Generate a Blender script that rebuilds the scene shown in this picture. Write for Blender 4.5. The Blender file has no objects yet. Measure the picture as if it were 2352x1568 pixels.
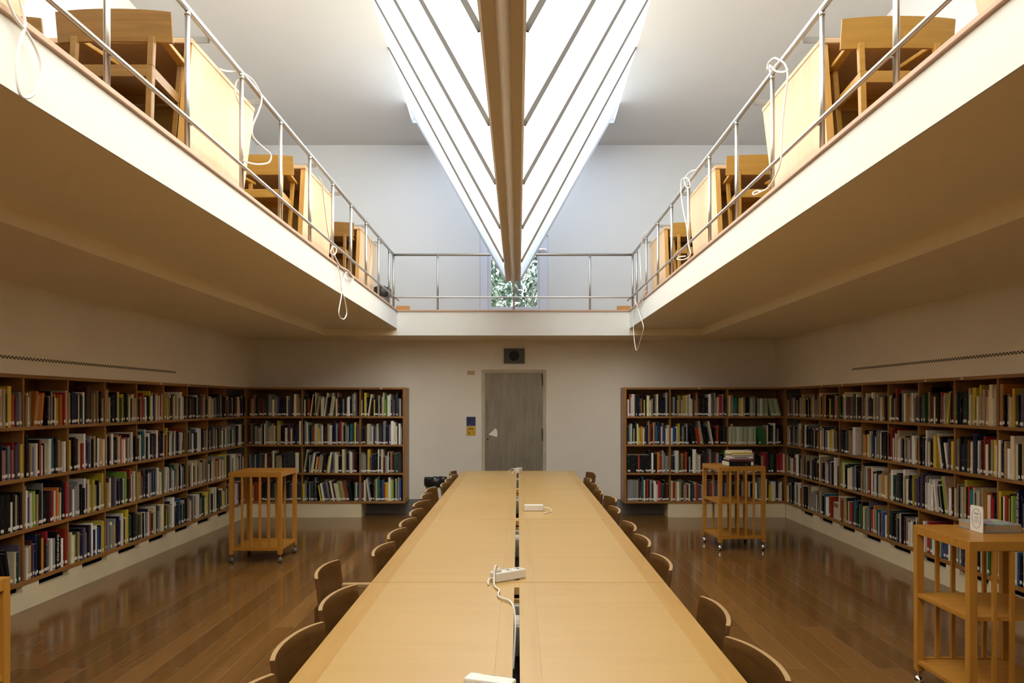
import bpy, bmesh, math, random
from mathutils import Vector, Matrix

S = bpy.context.scene
COL = S.collection
rnd = random.Random(7)
PI = math.pi

# ------------------------------------------------------------------ camera, sky, exposure
FPX, CX, CY = 1750.0, 1190.0, 926.0            # focal length and principal point for a 2352 x 1568 frame
CAMZ = 1.60
cam_d = bpy.data.cameras.new('camera')
cam_d.sensor_width = 36.0
cam_d.lens = FPX / 2352 * 36.0
cam_d.shift_x = -(CX - 1176) / 2352
cam_d.shift_y = (CY - 784) / 2352
cam_d.clip_start = 0.05
cam = bpy.data.objects.new('camera', cam_d)
cam.location = (0, 0, CAMZ)
cam.rotation_euler = (PI / 2, 0, 0)
COL.objects.link(cam)
S.camera = cam

SKY = 3.2
world = bpy.data.worlds.new('sky')
S.world = world
world.use_nodes = True
wn = world.node_tree.nodes
wn['Background'].inputs[0].default_value = (0.86, 0.93, 1.0, 1)
wn['Background'].inputs[1].default_value = SKY

sun_d = bpy.data.lights.new('sun', 'SUN')
sun_d.energy = 16.0
sun_d.angle = math.radians(2.0)
sun_d.color = (1.0, 0.955, 0.86)
sun = bpy.data.objects.new('sun', sun_d)
sun.rotation_euler = (math.radians(-14), math.radians(3), 0)     # high sun above the roof, a little from the camera side
COL.objects.link(sun)

S.view_settings.view_transform = 'Standard'
S.view_settings.look = 'None'
S.view_settings.exposure = 0.55
S.view_settings.gamma = 1.0
S.view_settings.use_curve_mapping = False
S.cycles.max_bounces = 9
S.cycles.diffuse_bounces = 6
S.cycles.glossy_bounces = 3
S.cycles.transmission_bounces = 6
S.cycles.transparent_max_bounces = 8
S.cycles.sample_clamp_indirect = 8.0

# ------------------------------------------------------------------ materials
MATS = {}


def _mat(name):
    m = bpy.data.materials.new(name)
    m.use_nodes = True
    nt = m.node_tree
    b = nt.nodes['Principled BSDF']
    MATS[name] = m
    return m, nt, b


def plain(name, c, rough=0.5, metal=0.0, spec=0.5, var=0.0, scale=8.0, bump=0.0):
    m, nt, b = _mat(name)
    b.inputs['Base Color'].default_value = (*c, 1)
    b.inputs['Roughness'].default_value = rough
    b.inputs['Metallic'].default_value = metal
    b.inputs['Specular IOR Level'].default_value = spec
    if var > 0 or bump > 0:
        tc = nt.nodes.new('ShaderNodeTexCoord')
        no = nt.nodes.new('ShaderNodeTexNoise')
        no.inputs['Scale'].default_value = scale
        no.inputs['Detail'].default_value = 5
        nt.links.new(tc.outputs['Object'], no.inputs['Vector'])
        if var > 0:
            ra = nt.nodes.new('ShaderNodeValToRGB')
            ra.color_ramp.elements[0].position = 0.3
            ra.color_ramp.elements[1].position = 0.7
            ra.color_ramp.elements[0].color = (*[x * (1 - var) for x in c], 1)
            ra.color_ramp.elements[1].color = (*[min(1, x * (1 + var * 0.5)) for x in c], 1)
            nt.links.new(no.outputs['Fac'], ra.inputs['Fac'])
            nt.links.new(ra.outputs['Color'], b.inputs['Base Color'])
        if bump > 0:
            bp = nt.nodes.new('ShaderNodeBump')
            bp.inputs['Strength'].default_value = bump
            bp.inputs['Distance'].default_value = 0.01
            nt.links.new(no.outputs['Fac'], bp.inputs['Height'])
            nt.links.new(bp.outputs['Normal'], b.inputs['Normal'])
    return m


def wood(name, c1, c2, axis='y', rough=0.4, spec=0.4, sc=1.0, coat=0.0):
    """grain runs along the given object axis"""
    m, nt, b = _mat(name)
    tc = nt.nodes.new('ShaderNodeTexCoord')
    mp = nt.nodes.new('ShaderNodeMapping')
    s = {'x': (1.2, 22, 22), 'y': (22, 1.2, 22), 'z': (22, 22, 1.2)}[axis]
    mp.inputs['Scale'].default_value = [v * sc for v in s]
    n1 = nt.nodes.new('ShaderNodeTexNoise')
    n1.inputs['Scale'].default_value = 1.6
    n1.inputs['Detail'].default_value = 6
    n1.inputs['Distortion'].default_value = 0.6
    n2 = nt.nodes.new('ShaderNodeTexNoise')
    n2.inputs['Scale'].default_value = 1.3
    n2.inputs['Detail'].default_value = 2
    mx = nt.nodes.new('ShaderNodeMath')
    mx.operation = 'MULTIPLY_ADD'
    mx.inputs[1].default_value = 0.6
    sub = nt.nodes.new('ShaderNodeMath')
    sub.operation = 'MULTIPLY'
    sub.inputs[1].default_value = 0.4
    ra = nt.nodes.new('ShaderNodeValToRGB')
    ra.color_ramp.elements[0].position = 0.34
    ra.color_ramp.elements[1].position = 0.68
    ra.color_ramp.elements[0].color = (*c1, 1)
    ra.color_ramp.elements[1].color = (*c2, 1)
    L = nt.links.new
    L(tc.outputs['Object'], mp.inputs['Vector'])
    L(mp.outputs['Vector'], n1.inputs['Vector'])
    L(tc.outputs['Object'], n2.inputs['Vector'])
    L(n2.outputs['Fac'], sub.inputs[0])
    L(n1.outputs['Fac'], mx.inputs[0])
    L(sub.outputs[0], mx.inputs[2])
    L(mx.outputs[0], ra.inputs['Fac'])
    L(ra.outputs['Color'], b.inputs['Base Color'])
    b.inputs['Roughness'].default_value = rough
    b.inputs['Specular IOR Level'].default_value = spec
    b.inputs['Coat Weight'].default_value = coat
    b.inputs['Coat Roughness'].default_value = 0.12
    return m


def floor_mat():
    m, nt, b = _mat('floor_planks')
    L = nt.links.new
    tc = nt.nodes.new('ShaderNodeTexCoord')
    mp = nt.nodes.new('ShaderNodeMapping')
    mp.inputs['Rotation'].default_value = (0, 0, PI / 2)
    br = nt.nodes.new('ShaderNodeTexBrick')
    br.offset = 0.37
    br.inputs['Scale'].default_value = 1.0
    br.inputs['Brick Width'].default_value = 2.3
    br.inputs['Row Height'].default_value = 0.145
    br.inputs['Mortar Size'].default_value = 0.0016
    br.inputs['Mortar Smooth'].default_value = 0.3
    br.inputs['Bias'].default_value = 0.0
    br.inputs['Color1'].default_value = (0.245, 0.118, 0.033, 1)
    br.inputs['Color2'].default_value = (0.160, 0.074, 0.020, 1)
    br.inputs['Mortar'].default_value = (0.30, 0.19, 0.10, 1)
    L(tc.outputs['Object'], mp.inputs['Vector'])
    L(mp.outputs['Vector'], br.inputs['Vector'])
    g = nt.nodes.new('ShaderNodeMapping')
    g.inputs['Scale'].default_value = (30, 1.5, 1)
    n1 = nt.nodes.new('ShaderNodeTexNoise')
    n1.inputs['Scale'].default_value = 1.5
    n1.inputs['Detail'].default_value = 3
    L(tc.outputs['Object'], g.inputs['Vector'])
    L(g.outputs['Vector'], n1.inputs['Vector'])
    mix = nt.nodes.new('ShaderNodeMix')
    mix.data_type = 'RGBA'
    mix.blend_type = 'MULTIPLY'
    mix.inputs[0].default_value = 0.35
    ra = nt.nodes.new('ShaderNodeValToRGB')
    ra.color_ramp.elements[0].position = 0.3
    ra.color_ramp.elements[1].position = 0.75
    ra.color_ramp.elements[0].color = (0.66, 0.63, 0.60, 1)
    ra.color_ramp.elements[1].color = (1.12, 1.1, 1.05, 1)
    L(n1.outputs['Fac'], ra.inputs['Fac'])
    L(br.outputs['Color'], mix.inputs[6])
    L(ra.outputs['Color'], mix.inputs[7])
    L(mix.outputs[2], b.inputs['Base Color'])
    n2 = nt.nodes.new('ShaderNodeTexNoise')
    n2.inputs['Scale'].default_value = 2.2
    n2.inputs['Detail'].default_value = 4
    L(tc.outputs['Object'], n2.inputs['Vector'])
    mr = nt.nodes.new('ShaderNodeMapRange')
    mr.inputs['To Min'].default_value = 0.10
    mr.inputs['To Max'].default_value = 0.19
    L(n2.outputs['Fac'], mr.inputs['Value'])
    L(mr.outputs['Result'], b.inputs['Roughness'])
    bp = nt.nodes.new('ShaderNodeBump')
    bp.inputs['Strength'].default_value = 0.04
    bp.inputs['Distance'].default_value = 0.002
    L(n1.outputs['Fac'], bp.inputs['Height'])
    L(bp.outputs['Normal'], b.inputs['Normal'])
    b.inputs['Specular IOR Level'].default_value = 0.6
    return m


def door_mat():
    m, nt, b = _mat('door_metal')
    L = nt.links.new
    tc = nt.nodes.new('ShaderNodeTexCoord')
    mp = nt.nodes.new('ShaderNodeMapping')
    mp.inputs['Scale'].default_value = (7, 1, 1.3)
    n = nt.nodes.new('ShaderNodeTexNoise')
    n.inputs['Scale'].default_value = 1.6
    n.inputs['Detail'].default_value = 8
    n.inputs['Roughness'].default_value = 0.65
    ra = nt.nodes.new('ShaderNodeValToRGB')
    ra.color_ramp.elements[0].position = 0.3
    ra.color_ramp.elements[1].position = 0.72
    ra.color_ramp.elements[0].color = (0.20, 0.170, 0.125, 1)
    ra.color_ramp.elements[1].color = (0.32, 0.280, 0.215, 1)
    L(tc.outputs['Object'], mp.inputs['Vector'])
    L(mp.outputs['Vector'], n.inputs['Vector'])
    L(n.outputs['Fac'], ra.inputs['Fac'])
    L(ra.outputs['Color'], b.inputs['Base Color'])
    b.inputs['Roughness'].default_value = 0.5
    b.inputs['Metallic'].default_value = 0.25
    return m


def membrane_mat(name='frosted_glass', tint=(0.92, 0.92, 0.88)):
    """thin frosted glass that lets daylight through, scattered"""
    m = bpy.data.materials.new(name)
    m.use_nodes = True
    nt = m.node_tree
    nt.nodes.clear()
    out = nt.nodes.new('ShaderNodeOutputMaterial')
    tr = nt.nodes.new('ShaderNodeBsdfTranslucent')
    tr.inputs['Color'].default_value = (*tint, 1)
    df = nt.nodes.new('ShaderNodeBsdfDiffuse')
    df.inputs['Color'].default_value = (0.82, 0.83, 0.84, 1)
    m1 = nt.nodes.new('ShaderNodeMixShader')
    m1.inputs[0].default_value = 0.12
    L = nt.links.new
    L(tr.outputs[0], m1.inputs[1])
    L(df.outputs[0], m1.inputs[2])
    L(m1.outputs[0], out.inputs['Surface'])
    MATS[name] = m
    return m


def clear_glass():
    m = bpy.data.materials.new('window_glass')
    m.use_nodes = True
    nt = m.node_tree
    nt.nodes.clear()
    out = nt.nodes.new('ShaderNodeOutputMaterial')
    tr = nt.nodes.new('ShaderNodeBsdfTransparent')
    tr.inputs['Color'].default_value = (0.90, 0.96, 0.95, 1)
    gl = nt.nodes.new('ShaderNodeBsdfGlossy')
    gl.inputs['Roughness'].default_value = 0.02
    fr = nt.nodes.new('ShaderNodeFresnel')
    mx = nt.nodes.new('ShaderNodeMixShader')
    L = nt.links.new
    L(fr.outputs[0], mx.inputs[0])
    L(tr.outputs[0], mx.inputs[1])
    L(gl.outputs[0], mx.inputs[2])
    L(mx.outputs[0], out.inputs['Surface'])
    return m


def book_mat(name, c, rough=0.45):
    """cloth or coated paper cover with a faint printed mottling that differs from book to book"""
    m, nt, b = _mat('cover_' + name)
    L = nt.links.new
    tc = nt.nodes.new('ShaderNodeTexCoord')
    ge = nt.nodes.new('ShaderNodeNewGeometry')
    oi = nt.nodes.new('ShaderNodeObjectInfo')
    ad = nt.nodes.new('ShaderNodeMath')
    ad.operation = 'ADD'
    L(ge.outputs['Random Per Island'], ad.inputs[0])
    L(oi.outputs['Random'], ad.inputs[1])
    fc = nt.nodes.new('ShaderNodeMath')
    fc.operation = 'FRACT'
    L(ad.outputs[0], fc.inputs[0])
    hs = nt.nodes.new('ShaderNodeHueSaturation')
    hs.inputs['Color'].default_value = (*c, 1)
    mr = nt.nodes.new('ShaderNodeMapRange')
    mr.inputs['To Min'].default_value = 0.72
    mr.inputs['To Max'].default_value = 1.25
    L(fc.outputs[0], mr.inputs['Value'])
    L(mr.outputs['Result'], hs.inputs['Value'])
    mh = nt.nodes.new('ShaderNodeMapRange')
    mh.inputs['To Min'].default_value = 0.485
    mh.inputs['To Max'].default_value = 0.515
    L(oi.outputs['Random'], mh.inputs['Value'])
    L(mh.outputs['Result'], hs.inputs['Hue'])
    mp = nt.nodes.new('ShaderNodeMapping')
    mp.inputs['Scale'].default_value = (60, 60, 26)
    no = nt.nodes.new('ShaderNodeTexNoise')
    no.inputs['Scale'].default_value = 1.0
    no.inputs['Detail'].default_value = 2
    L(tc.outputs['Object'], mp.inputs['Vector'])
    L(mp.outputs['Vector'], no.inputs['Vector'])
    ra = nt.nodes.new('ShaderNodeValToRGB')
    ra.color_ramp.elements[0].position = 0.62
    ra.color_ramp.elements[1].position = 0.70
    ra.color_ramp.elements[0].color = (0, 0, 0, 1)
    ra.color_ramp.elements[1].color = (0.22, 0.22, 0.22, 1)
    L(no.outputs['Fac'], ra.inputs['Fac'])
    mx = nt.nodes.new('ShaderNodeMix')
    mx.data_type = 'RGBA'
    lum = 0.3 * c[0] + 0.6 * c[1] + 0.1 * c[2]
    mx.inputs[7].default_value = (0.05, 0.04, 0.04, 1) if lum > 0.18 else (0.55, 0.5, 0.42, 1)
    L(ra.outputs['Color'], mx.inputs[0])
    L(hs.outputs['Color'], mx.inputs[6])
    L(mx.outputs[2], b.inputs['Base Color'])
    b.inputs['Roughness'].default_value = rough
    b.inputs['Specular IOR Level'].default_value = 0.25
    return m


plaster = plain('white_plaster', (0.80, 0.775, 0.725), 0.75, var=0.035, scale=1.2, bump=0.05)
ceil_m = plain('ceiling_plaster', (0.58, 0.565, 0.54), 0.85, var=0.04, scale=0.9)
soffit_m = plain('soffit_plaster', (0.85, 0.745, 0.54), 0.85, var=0.03, scale=0.8)  # warm bounce from table and floor put into the colour
lowwall_m = plain('lower_wall_plaster', (0.85, 0.785, 0.65), 0.8, var=0.06, scale=1.1, bump=0.05)  # lighter, warmer copy of the wall plaster, standing for bounced light
front_m = plain('gallery_front_plaster', (0.71, 0.69, 0.645), 0.75, var=0.03, scale=1.2)
upwall_m = plain('upper_wall_plaster', (0.65, 0.64, 0.62), 0.8, var=0.03, scale=1.0)  # darker copy of the wall plaster, dims the light on the upper storey
lowback_m = plain('lower_back_wall_plaster', (0.82, 0.775, 0.69), 0.75, var=0.05, scale=1.3, bump=0.05)  # lighter copy below, its colour makes up for weak light there
base_m = plain('base_panel_paint', (0.80, 0.69, 0.47), 0.7, var=0.10, scale=3.0)
gray_base = plain('grey_skirting', (0.20, 0.20, 0.19), 0.5, var=0.1)
floor_m = floor_mat()
door_m = door_mat()
frame_m = plain('door_frame_paint', (0.52, 0.465, 0.345), 0.55, var=0.18, scale=4)
sail_m = membrane_mat()
sail_sky = membrane_mat('frosted_sky_tint_glass', (0.60, 0.74, 0.95))  # blue of the sky light put into the glass colour
sail_pale_sky = membrane_mat('frosted_pale_sky_tint_glass', (0.80, 0.88, 0.95))  # fainter sky blue painted into the last panes
glass_m = clear_glass()
bar_m = plain('glazing_bar_metal', (0.085, 0.078, 0.072), 0.6)
bar_end_m = plain('end_bar_metal', (0.55, 0.56, 0.60), 0.5)
keel_m = plain('keel_metal', (0.62, 0.53, 0.39), 0.5, metal=0.0, var=0.02, scale=0.8)  # tan holds the light bounced up from the wooden table
steel = plain('brushed_steel', (0.52, 0.495, 0.46), 0.34, metal=0.9)
bracket_m = plain('bracket_grey_metal', (0.30, 0.29, 0.27), 0.5, metal=0.2)
chrome = plain('chrome', (0.8, 0.8, 0.8), 0.12, metal=1.0)
trim_wood = {a: wood('trim_oak_' + a, (0.42, 0.265, 0.175), (0.54, 0.355, 0.245), a, 0.5) for a in 'xy'}
block_wood = wood('block_oak', (0.38, 0.17, 0.045), (0.52, 0.26, 0.075), 'x', 0.45)
shelf_wood = {a: wood('bookcase_oak_' + a, (0.25, 0.112, 0.028), (0.40, 0.195, 0.053), a, 0.42) for a in 'xyz'}
table_wood = wood('table_veneer', (0.535, 0.335, 0.118), (0.595, 0.385, 0.145), 'x', 0.30, sc=0.6)
table_slot = wood('table_slot_veneer', (0.52, 0.32, 0.108), (0.585, 0.375, 0.135), 'y', 0.30, sc=0.6)
table_band = wood('table_band', (0.475, 0.27, 0.075), (0.56, 0.335, 0.108), 'y', 0.30)
cart_wood = {a: wood('cart_oak_' + a, (0.38, 0.160, 0.021), (0.52, 0.245, 0.038), a, 0.36) for a in 'xyz'}
chair_wood = wood('chair_oak', (0.10, 0.044, 0.011), (0.185, 0.084, 0.022), 'x', 0.38)
chair_edge = wood('chair_ply_edge', (0.36, 0.22, 0.09), (0.48, 0.31, 0.14), 'x', 0.4)
upchair_wood = wood('upper_chair_oak', (0.35, 0.175, 0.025), (0.47, 0.255, 0.05), 'x', 0.4)
upchair_dark = wood('upper_chair_dark_oak', (0.18, 0.088, 0.018), (0.30, 0.152, 0.036), 'x', 0.4)
desk_wood = wood('desk_panel_veneer', (0.55, 0.355, 0.19), (0.64, 0.44, 0.26), 'z', 0.45, sc=0.5)
desk_edge = wood('desk_edge_oak', (0.50, 0.26, 0.06), (0.62, 0.35, 0.10), 'z', 0.45)
black_m = plain('black_void', (0.008, 0.008, 0.009), 0.7)
black_bag = plain('black_plastic', (0.012, 0.012, 0.013), 0.3, bump=0.6, scale=25)
white_plastic = plain('white_plastic', (0.80, 0.77, 0.71), 0.35)
socket_grey = plain('socket_grey', (0.60, 0.575, 0.53), 0.45)
cable_m = plain('white_cable', (0.80, 0.75, 0.67), 0.45)
paper_m = plain('page_paper', (0.66, 0.60, 0.48), 0.8, var=0.12, scale=60)
sticker_m = plain('label_paper', (0.86, 0.83, 0.77), 0.6)
blue_m = plain('blue_sign', (0.012, 0.022, 0.115), 0.45)
yellow_m = plain('yellow_sign', (0.60, 0.36, 0.015), 0.45)
ink_m = plain('dark_ink', (0.03, 0.03, 0.035), 0.6)
ink_white = plain('pale_ink', (0.72, 0.70, 0.66), 0.6)
vent_grey = plain('vent_grey_metal', (0.075, 0.075, 0.072), 0.5, var=0.15)
win_frame_m = plain('window_frame_grey', (0.62, 0.62, 0.67), 0.5)
tag_m = plain('shelf_tag', (0.60, 0.56, 0.48), 0.5)
leaf_m = [plain('leaf_green', (0.050, 0.090, 0.045), 0.5, var=0.5, scale=3), plain('leaf_pale', (0.10, 0.13, 0.09), 0.5, var=0.5, scale=3), plain('leaf_dark', (0.022, 0.050, 0.034), 0.5, var=0.5, scale=3)]
bark_m = plain('bark', (0.05, 0.035, 0.025), 0.8)
lawn_m = plain('lawn', (0.05, 0.07, 0.03), 0.9, var=0.3, scale=2)
bin_white = plain('bin_white', (0.62, 0.58, 0.50), 0.5)
caster_grey = plain('caster_grey', (0.11, 0.10, 0.095), 0.4)
bin_grey = plain('bin_grey', (0.16, 0.14, 0.13), 0.5)


# ------------------------------------------------------------------ mesh helpers
class MB:
    def __init__(self):
        self.v, self.f, self.m = [], [], []

    def _add(self, vs, fs, mi=0):
        o = len(self.v)
        self.v += [tuple(p) for p in vs]
        self.f += [tuple(i + o for i in q) for q in fs]
        self.m += [mi] * len(fs)
        return self

    def box(self, x0, x1, y0, y1, z0, z1, mi=0):
        vs = [(x0, y0, z0), (x1, y0, z0), (x1, y1, z0), (x0, y1, z0), (x0, y0, z1), (x1, y0, z1), (x1, y1, z1), (x0, y1, z1)]
        fs = [(0, 3, 2, 1), (4, 5, 6, 7), (0, 1, 5, 4), (1, 2, 6, 5), (2, 3, 7, 6), (3, 0, 4, 7)]
        return self._add(vs, fs, mi)

    def hexa(self, vs, mi=0):
        """eight corners: four below, four above, both counter-clockwise"""
        fs = [(0, 3, 2, 1), (4, 5, 6, 7), (0, 1, 5, 4), (1, 2, 6, 5), (2, 3, 7, 6), (3, 0, 4, 7)]
        return self._add(vs, fs, mi)

    def bar(self, p, q, w, h, side=(1, 0, 0), mi=0):
        p, q, s = Vector(p), Vector(q), Vector(side)
        d = (q - p).normalized()
        s = (s - d * s.dot(d)).normalized()
        t = d.cross(s)
        s, t = s * w / 2, t * h / 2
        vs = [p - s - t, p + s - t, p + s + t, p - s + t, q - s - t, q + s - t, q + s + t, q - s + t]
        return self.hexa(vs, mi)

    def tube(self, pts, r, n=8, mi=0, cap=True):
        pts = [Vector(p) for p in pts]
        rings = []
        up = Vector((0, 0, 1))
        d0 = (pts[1] - pts[0]).normalized()
        if abs(d0.dot(up)) > 0.95:
            up = Vector((1, 0, 0))
        s = (up - d0 * up.dot(d0)).normalized()
        for i, p in enumerate(pts):
            a = pts[max(0, i - 1)]
            b = pts[min(len(pts) - 1, i + 1)]
            d = (b - a).normalized()
            s2 = s - d * s.dot(d)
            if s2.length < 1e-4:
                s2 = d.orthogonal()
            s = s2.normalized()
            t = d.cross(s)
            rings.append([p + s * (r * math.cos(2 * PI * k / n)) + t * (r * math.sin(2 * PI * k / n)) for k in range(n)])
        vs = [q for R in rings for q in R]
        fs = []
        for i in range(len(pts) - 1):
            for k in range(n):
                fs.append((i * n + k, i * n + (k + 1) % n, (i + 1) * n + (k + 1) % n, (i + 1) * n + k))
        if cap:
            fs.append(tuple(reversed(range(n))))
            fs.append(tuple((len(pts) - 1) * n + k for k in range(n)))
        return self._add(vs, fs, mi)

    def lathe(self, prof, cx=0, cy=0, n=20, mi=0):
        vs = [(cx + r * math.cos(2 * PI * k / n), cy + r * math.sin(2 * PI * k / n), z) for r, z in prof for k in range(n)]
        fs = []
        for i in range(len(prof) - 1):
            for k in range(n):
                fs.append((i * n + k, i * n + (k + 1) % n, (i + 1) * n + (k + 1) % n, (i + 1) * n + k))
        fs.append(tuple(reversed(range(n))))
        fs.append(tuple((len(prof) - 1) * n + k for k in range(n)))
        return self._add(vs, fs, mi)

    def prism(self, poly, a0, a1, axis='y', mi=0):
        """poly in the two other axes (x,z for y; y,z for x; x,y for z)"""
        n = len(poly)

        def P(p, a):
            return {'y': (p[0], a, p[1]), 'x': (a, p[0], p[1]), 'z': (p[0], p[1], a)}[axis]
        vs = [P(p, a0) for p in poly] + [P(p, a1) for p in poly]
        fs = [tuple(range(n)), tuple(reversed(range(n, 2 * n)))]
        fs += [(i, i + n, (i + 1) % n + n, (i + 1) % n) for i in range(n)]
        return self._add(vs, fs, mi)

    def mesh(self, name, mats, fix=True, smooth=False):
        me = bpy.data.meshes.new(name)
        me.from_pydata(self.v, [], self.f)
        for m in (mats if isinstance(mats, (list, tuple)) else [mats]):
            me.materials.append(m)
        me.polygons.foreach_set('material_index', self.m)
        if fix:
            bm = bmesh.new()
            bm.from_mesh(me)
            bmesh.ops.recalc_face_normals(bm, faces=bm.faces)
            bm.to_mesh(me)
            bm.free()
        if smooth:
            me.polygons.foreach_set('use_smooth', [True] * len(me.polygons))
        me.update()
        return me

    def build(self, name, mats, parent=None, loc=(0, 0, 0), rz=0.0, bevel=0.0, smooth=False):
        o = bpy.data.objects.new(name, self.mesh(name, mats, smooth=smooth))
        COL.objects.link(o)
        o.location = loc
        o.rotation_euler = (0, 0, rz)
        if parent is not None:
            o.parent = parent
        if bevel > 0:
            b = o.modifiers.new('soft_edges', 'BEVEL')
            b.width = bevel
            b.segments = 2
            b.limit_method = 'ANGLE'
        return o


def tag(o, label=None, cat=None, group=None, kind=None):
    if label:
        o['label'] = label
    if cat:
        o['category'] = cat
    if group:
        o['group'] = group
    if kind:
        o['kind'] = kind
    return o


def thing(name, label, cat, loc=(0, 0, 0), rz=0.0, group=None):
    o = bpy.data.objects.new(name, None)
    o.empty_display_size = 0.1
    COL.objects.link(o)
    o.location = loc
    o.rotation_euler = (0, 0, rz)
    return tag(o, label, cat, group)


def children(o):
    return [c for c in bpy.data.objects if c.parent == o]


def copy_tree(o, kids_of):
    c = o.copy()
    COL.objects.link(c)
    for k in kids_of[o.name]:
        d = k.copy()
        COL.objects.link(d)
        d.parent = c
        for g in kids_of.get(k.name, []):
            e = g.copy()
            COL.objects.link(e)
            e.parent = d
    return c


def kid_map(o):
    m = {o.name: children(o)}
    for k in m[o.name][:]:
        m[k.name] = children(k)
    return m


def struct(mb, name, mats, parent=None, **kw):
    o = mb.build(name, mats, parent, **kw)
    if parent is None:
        o['kind'] = 'structure'
    return o


def text_mesh(body, size, name, mat, parent, loc, rot, extrude=0.0006, bold=0.0):
    cu = bpy.data.curves.new(name, 'FONT')
    cu.body = body
    cu.size = size
    cu.extrude = extrude
    cu.offset = bold
    cu.align_x = 'CENTER'
    cu.align_y = 'CENTER'
    t = bpy.data.objects.new('tmp_text', cu)
    COL.objects.link(t)
    dg = bpy.context.evaluated_depsgraph_get()
    me = bpy.data.meshes.new_from_object(t.evaluated_get(dg))
    bpy.data.objects.remove(t)
    me.materials.clear()
    me.materials.append(mat)
    o = bpy.data.objects.new(name, me)
    COL.objects.link(o)
    o.parent = parent
    o.location = loc
    o.rotation_euler = rot
    return o


def smooth_path(pts, n=6):
    """Catmull-Rom through points"""
    P = [Vector(p) for p in pts]
    P = [P[0] * 2 - P[1]] + P + [P[-1] * 2 - P[-2]]
    out = []
    for i in range(1, len(P) - 2):
        a, b, c, d = P[i - 1], P[i], P[i + 1], P[i + 2]
        for k in range(n):
            t = k / n
            out.append(0.5 * ((2 * b) + (c - a) * t + (2 * a - 5 * b + 4 * c - d) * t * t + (3 * b - a - 3 * c + d) * t ** 3))
    out.append(P[-2])
    return out


ORD = ['', 'first', 'second', 'third', 'fourth', 'fifth', 'sixth', 'seventh', 'eighth', 'ninth', 'tenth', 'eleventh', 'twelfth', 'thirteenth', 'fourteenth',
       'fifteenth', 'sixteenth', 'seventeenth', 'eighteenth', 'nineteenth', 'twentieth', 'twenty-first', 'twenty-second', 'twenty-third', 'twenty-fourth',
       'twenty-fifth', 'twenty-sixth', 'twenty-seventh', 'twenty-eighth', 'twenty-ninth', 'thirtieth', 'thirty-first', 'thirty-second', 'thirty-third', 'thirty-fourth', 'thirty-fifth', 'thirty-sixth',
       'thirty-seventh', 'thirty-eighth', 'thirty-ninth', 'fortieth'] + ['last'] * 20

# ------------------------------------------------------------------ the room
XC = -0.065                       # middle of the gallery opening and skylight
WL, WR, WB, WF = -3.81, 3.74, 11.11, -7.0
SHT = 1.823                       # top of the bookcases
H1, H2 = 2.607, 2.514             # soffit heights
UF = 2.83                         # gallery floor
OL, OR_, OB, OF = -1.64, 1.51, 10.25, -6.0
SL, SR = -2.60, 2.48              # where the soffit steps down


def zc(y):
    return 5.365 + 0.05 * (WB - y)


b = MB()
b.box(-4.4, 4.4, WF - 0.3, WB + 0.02, -0.12, 0.0)
struct(b, 'floor', floor_m)

b = MB()
b.box(-4.4, -4.13, WF, WB + 0.3, 0.0, SHT)
b.box(-4.4, WL, WF, WB + 0.3, SHT, UF)
struct(b, 'wall_left', lowwall_m)
b = MB()
b.box(4.06, 4.4, WF, WB + 0.3, 0.0, SHT)
b.box(WR, 4.4, WF, WB + 0.3, SHT, UF)
struct(b, 'wall_right', lowwall_m)
struct(MB().box(-4.4, WL, WF, WB + 0.3, UF, 6.6), 'wall_upper_left', upwall_m)
struct(MB().box(WR, 4.4, WF, WB + 0.3, UF, 6.6), 'wall_upper_right', upwall_m)

# back wall, with the window of the gallery cut out
WX0, WX1, WZ1 = -0.56, 0.44, 4.05
b = MB()
b.box(-4.13, 4.06, WB, WB + 0.3, 0.0, UF)
struct(b, 'wall_back', lowback_m)
b = MB()
b.box(-4.13, WX0, WB, WB + 0.3, UF, 6.6)
b.box(WX1, 4.06, WB, WB + 0.3, UF, 6.6)
b.box(WX0, WX1, WB, WB + 0.3, WZ1, 6.6)
struct(b, 'wall_upper_back', upwall_m)
b = MB()
b.box(-4.4, 4.4, WF - 0.3, WF, 0.0, 6.6)
struct(b, 'wall_front', plaster)

# ceiling with the long skylight opening
KX0, KX1, KY0, KY1 = XC - 1.365, XC + 1.365, -5.8, 10.34


def ceil_piece(x0, x1, y0, y1, t=0.16):
    za, zb = zc(y0), zc(y1)
    return [(x0, y0, za), (x1, y0, za), (x1, y1, zb), (x0, y1, zb), (x0, y0, za + t), (x1, y0, za + t), (x1, y1, zb + t), (x0, y1, zb + t)]


b = MB()
b.hexa(ceil_piece(-4.4, KX0, WF - 0.3, WB + 0.3))
b.hexa(ceil_piece(KX1, 4.4, WF - 0.3, WB + 0.3))
b.hexa(ceil_piece(KX0, KX1, WF - 0.3, KY0))
b.hexa(ceil_piece(KX0, KX1, KY1, WB + 0.3))
for x0, x1, y0, y1 in ((KX0 - 0.15, KX0, KY0 - 0.15, KY1 + 0.15), (KX1, KX1 + 0.15, KY0 - 0.15, KY1 + 0.15), (KX0, KX1, KY0 - 0.15, KY0), (KX0, KX1, KY1, KY1 + 0.15)):
    v = ceil_piece(x0, x1, y0, y1, 0.30)
    b.hexa([(p[0], p[1], p[2] + (0.1 if i < 4 else 0.0)) for i, p in enumerate(v)])
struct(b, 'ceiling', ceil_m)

# gallery slab: three sides of the opening and the end behind the camera, with the stepped soffit
b = MB()
b.box(WL, SL, WF, WB, H2, UF)
b.box(SL, OL, WF, OB, H1, UF)
b.box(SR, WR, WF, WB, H2, UF)
b.box(OR_, SR, WF, OB, H1, UF)
b.box(SL, SR, OB, WB, H2, UF)
b.box(OL, OR_, WF, OF, H2, UF)
struct(b, 'gallery_slab', soffit_m)
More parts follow.
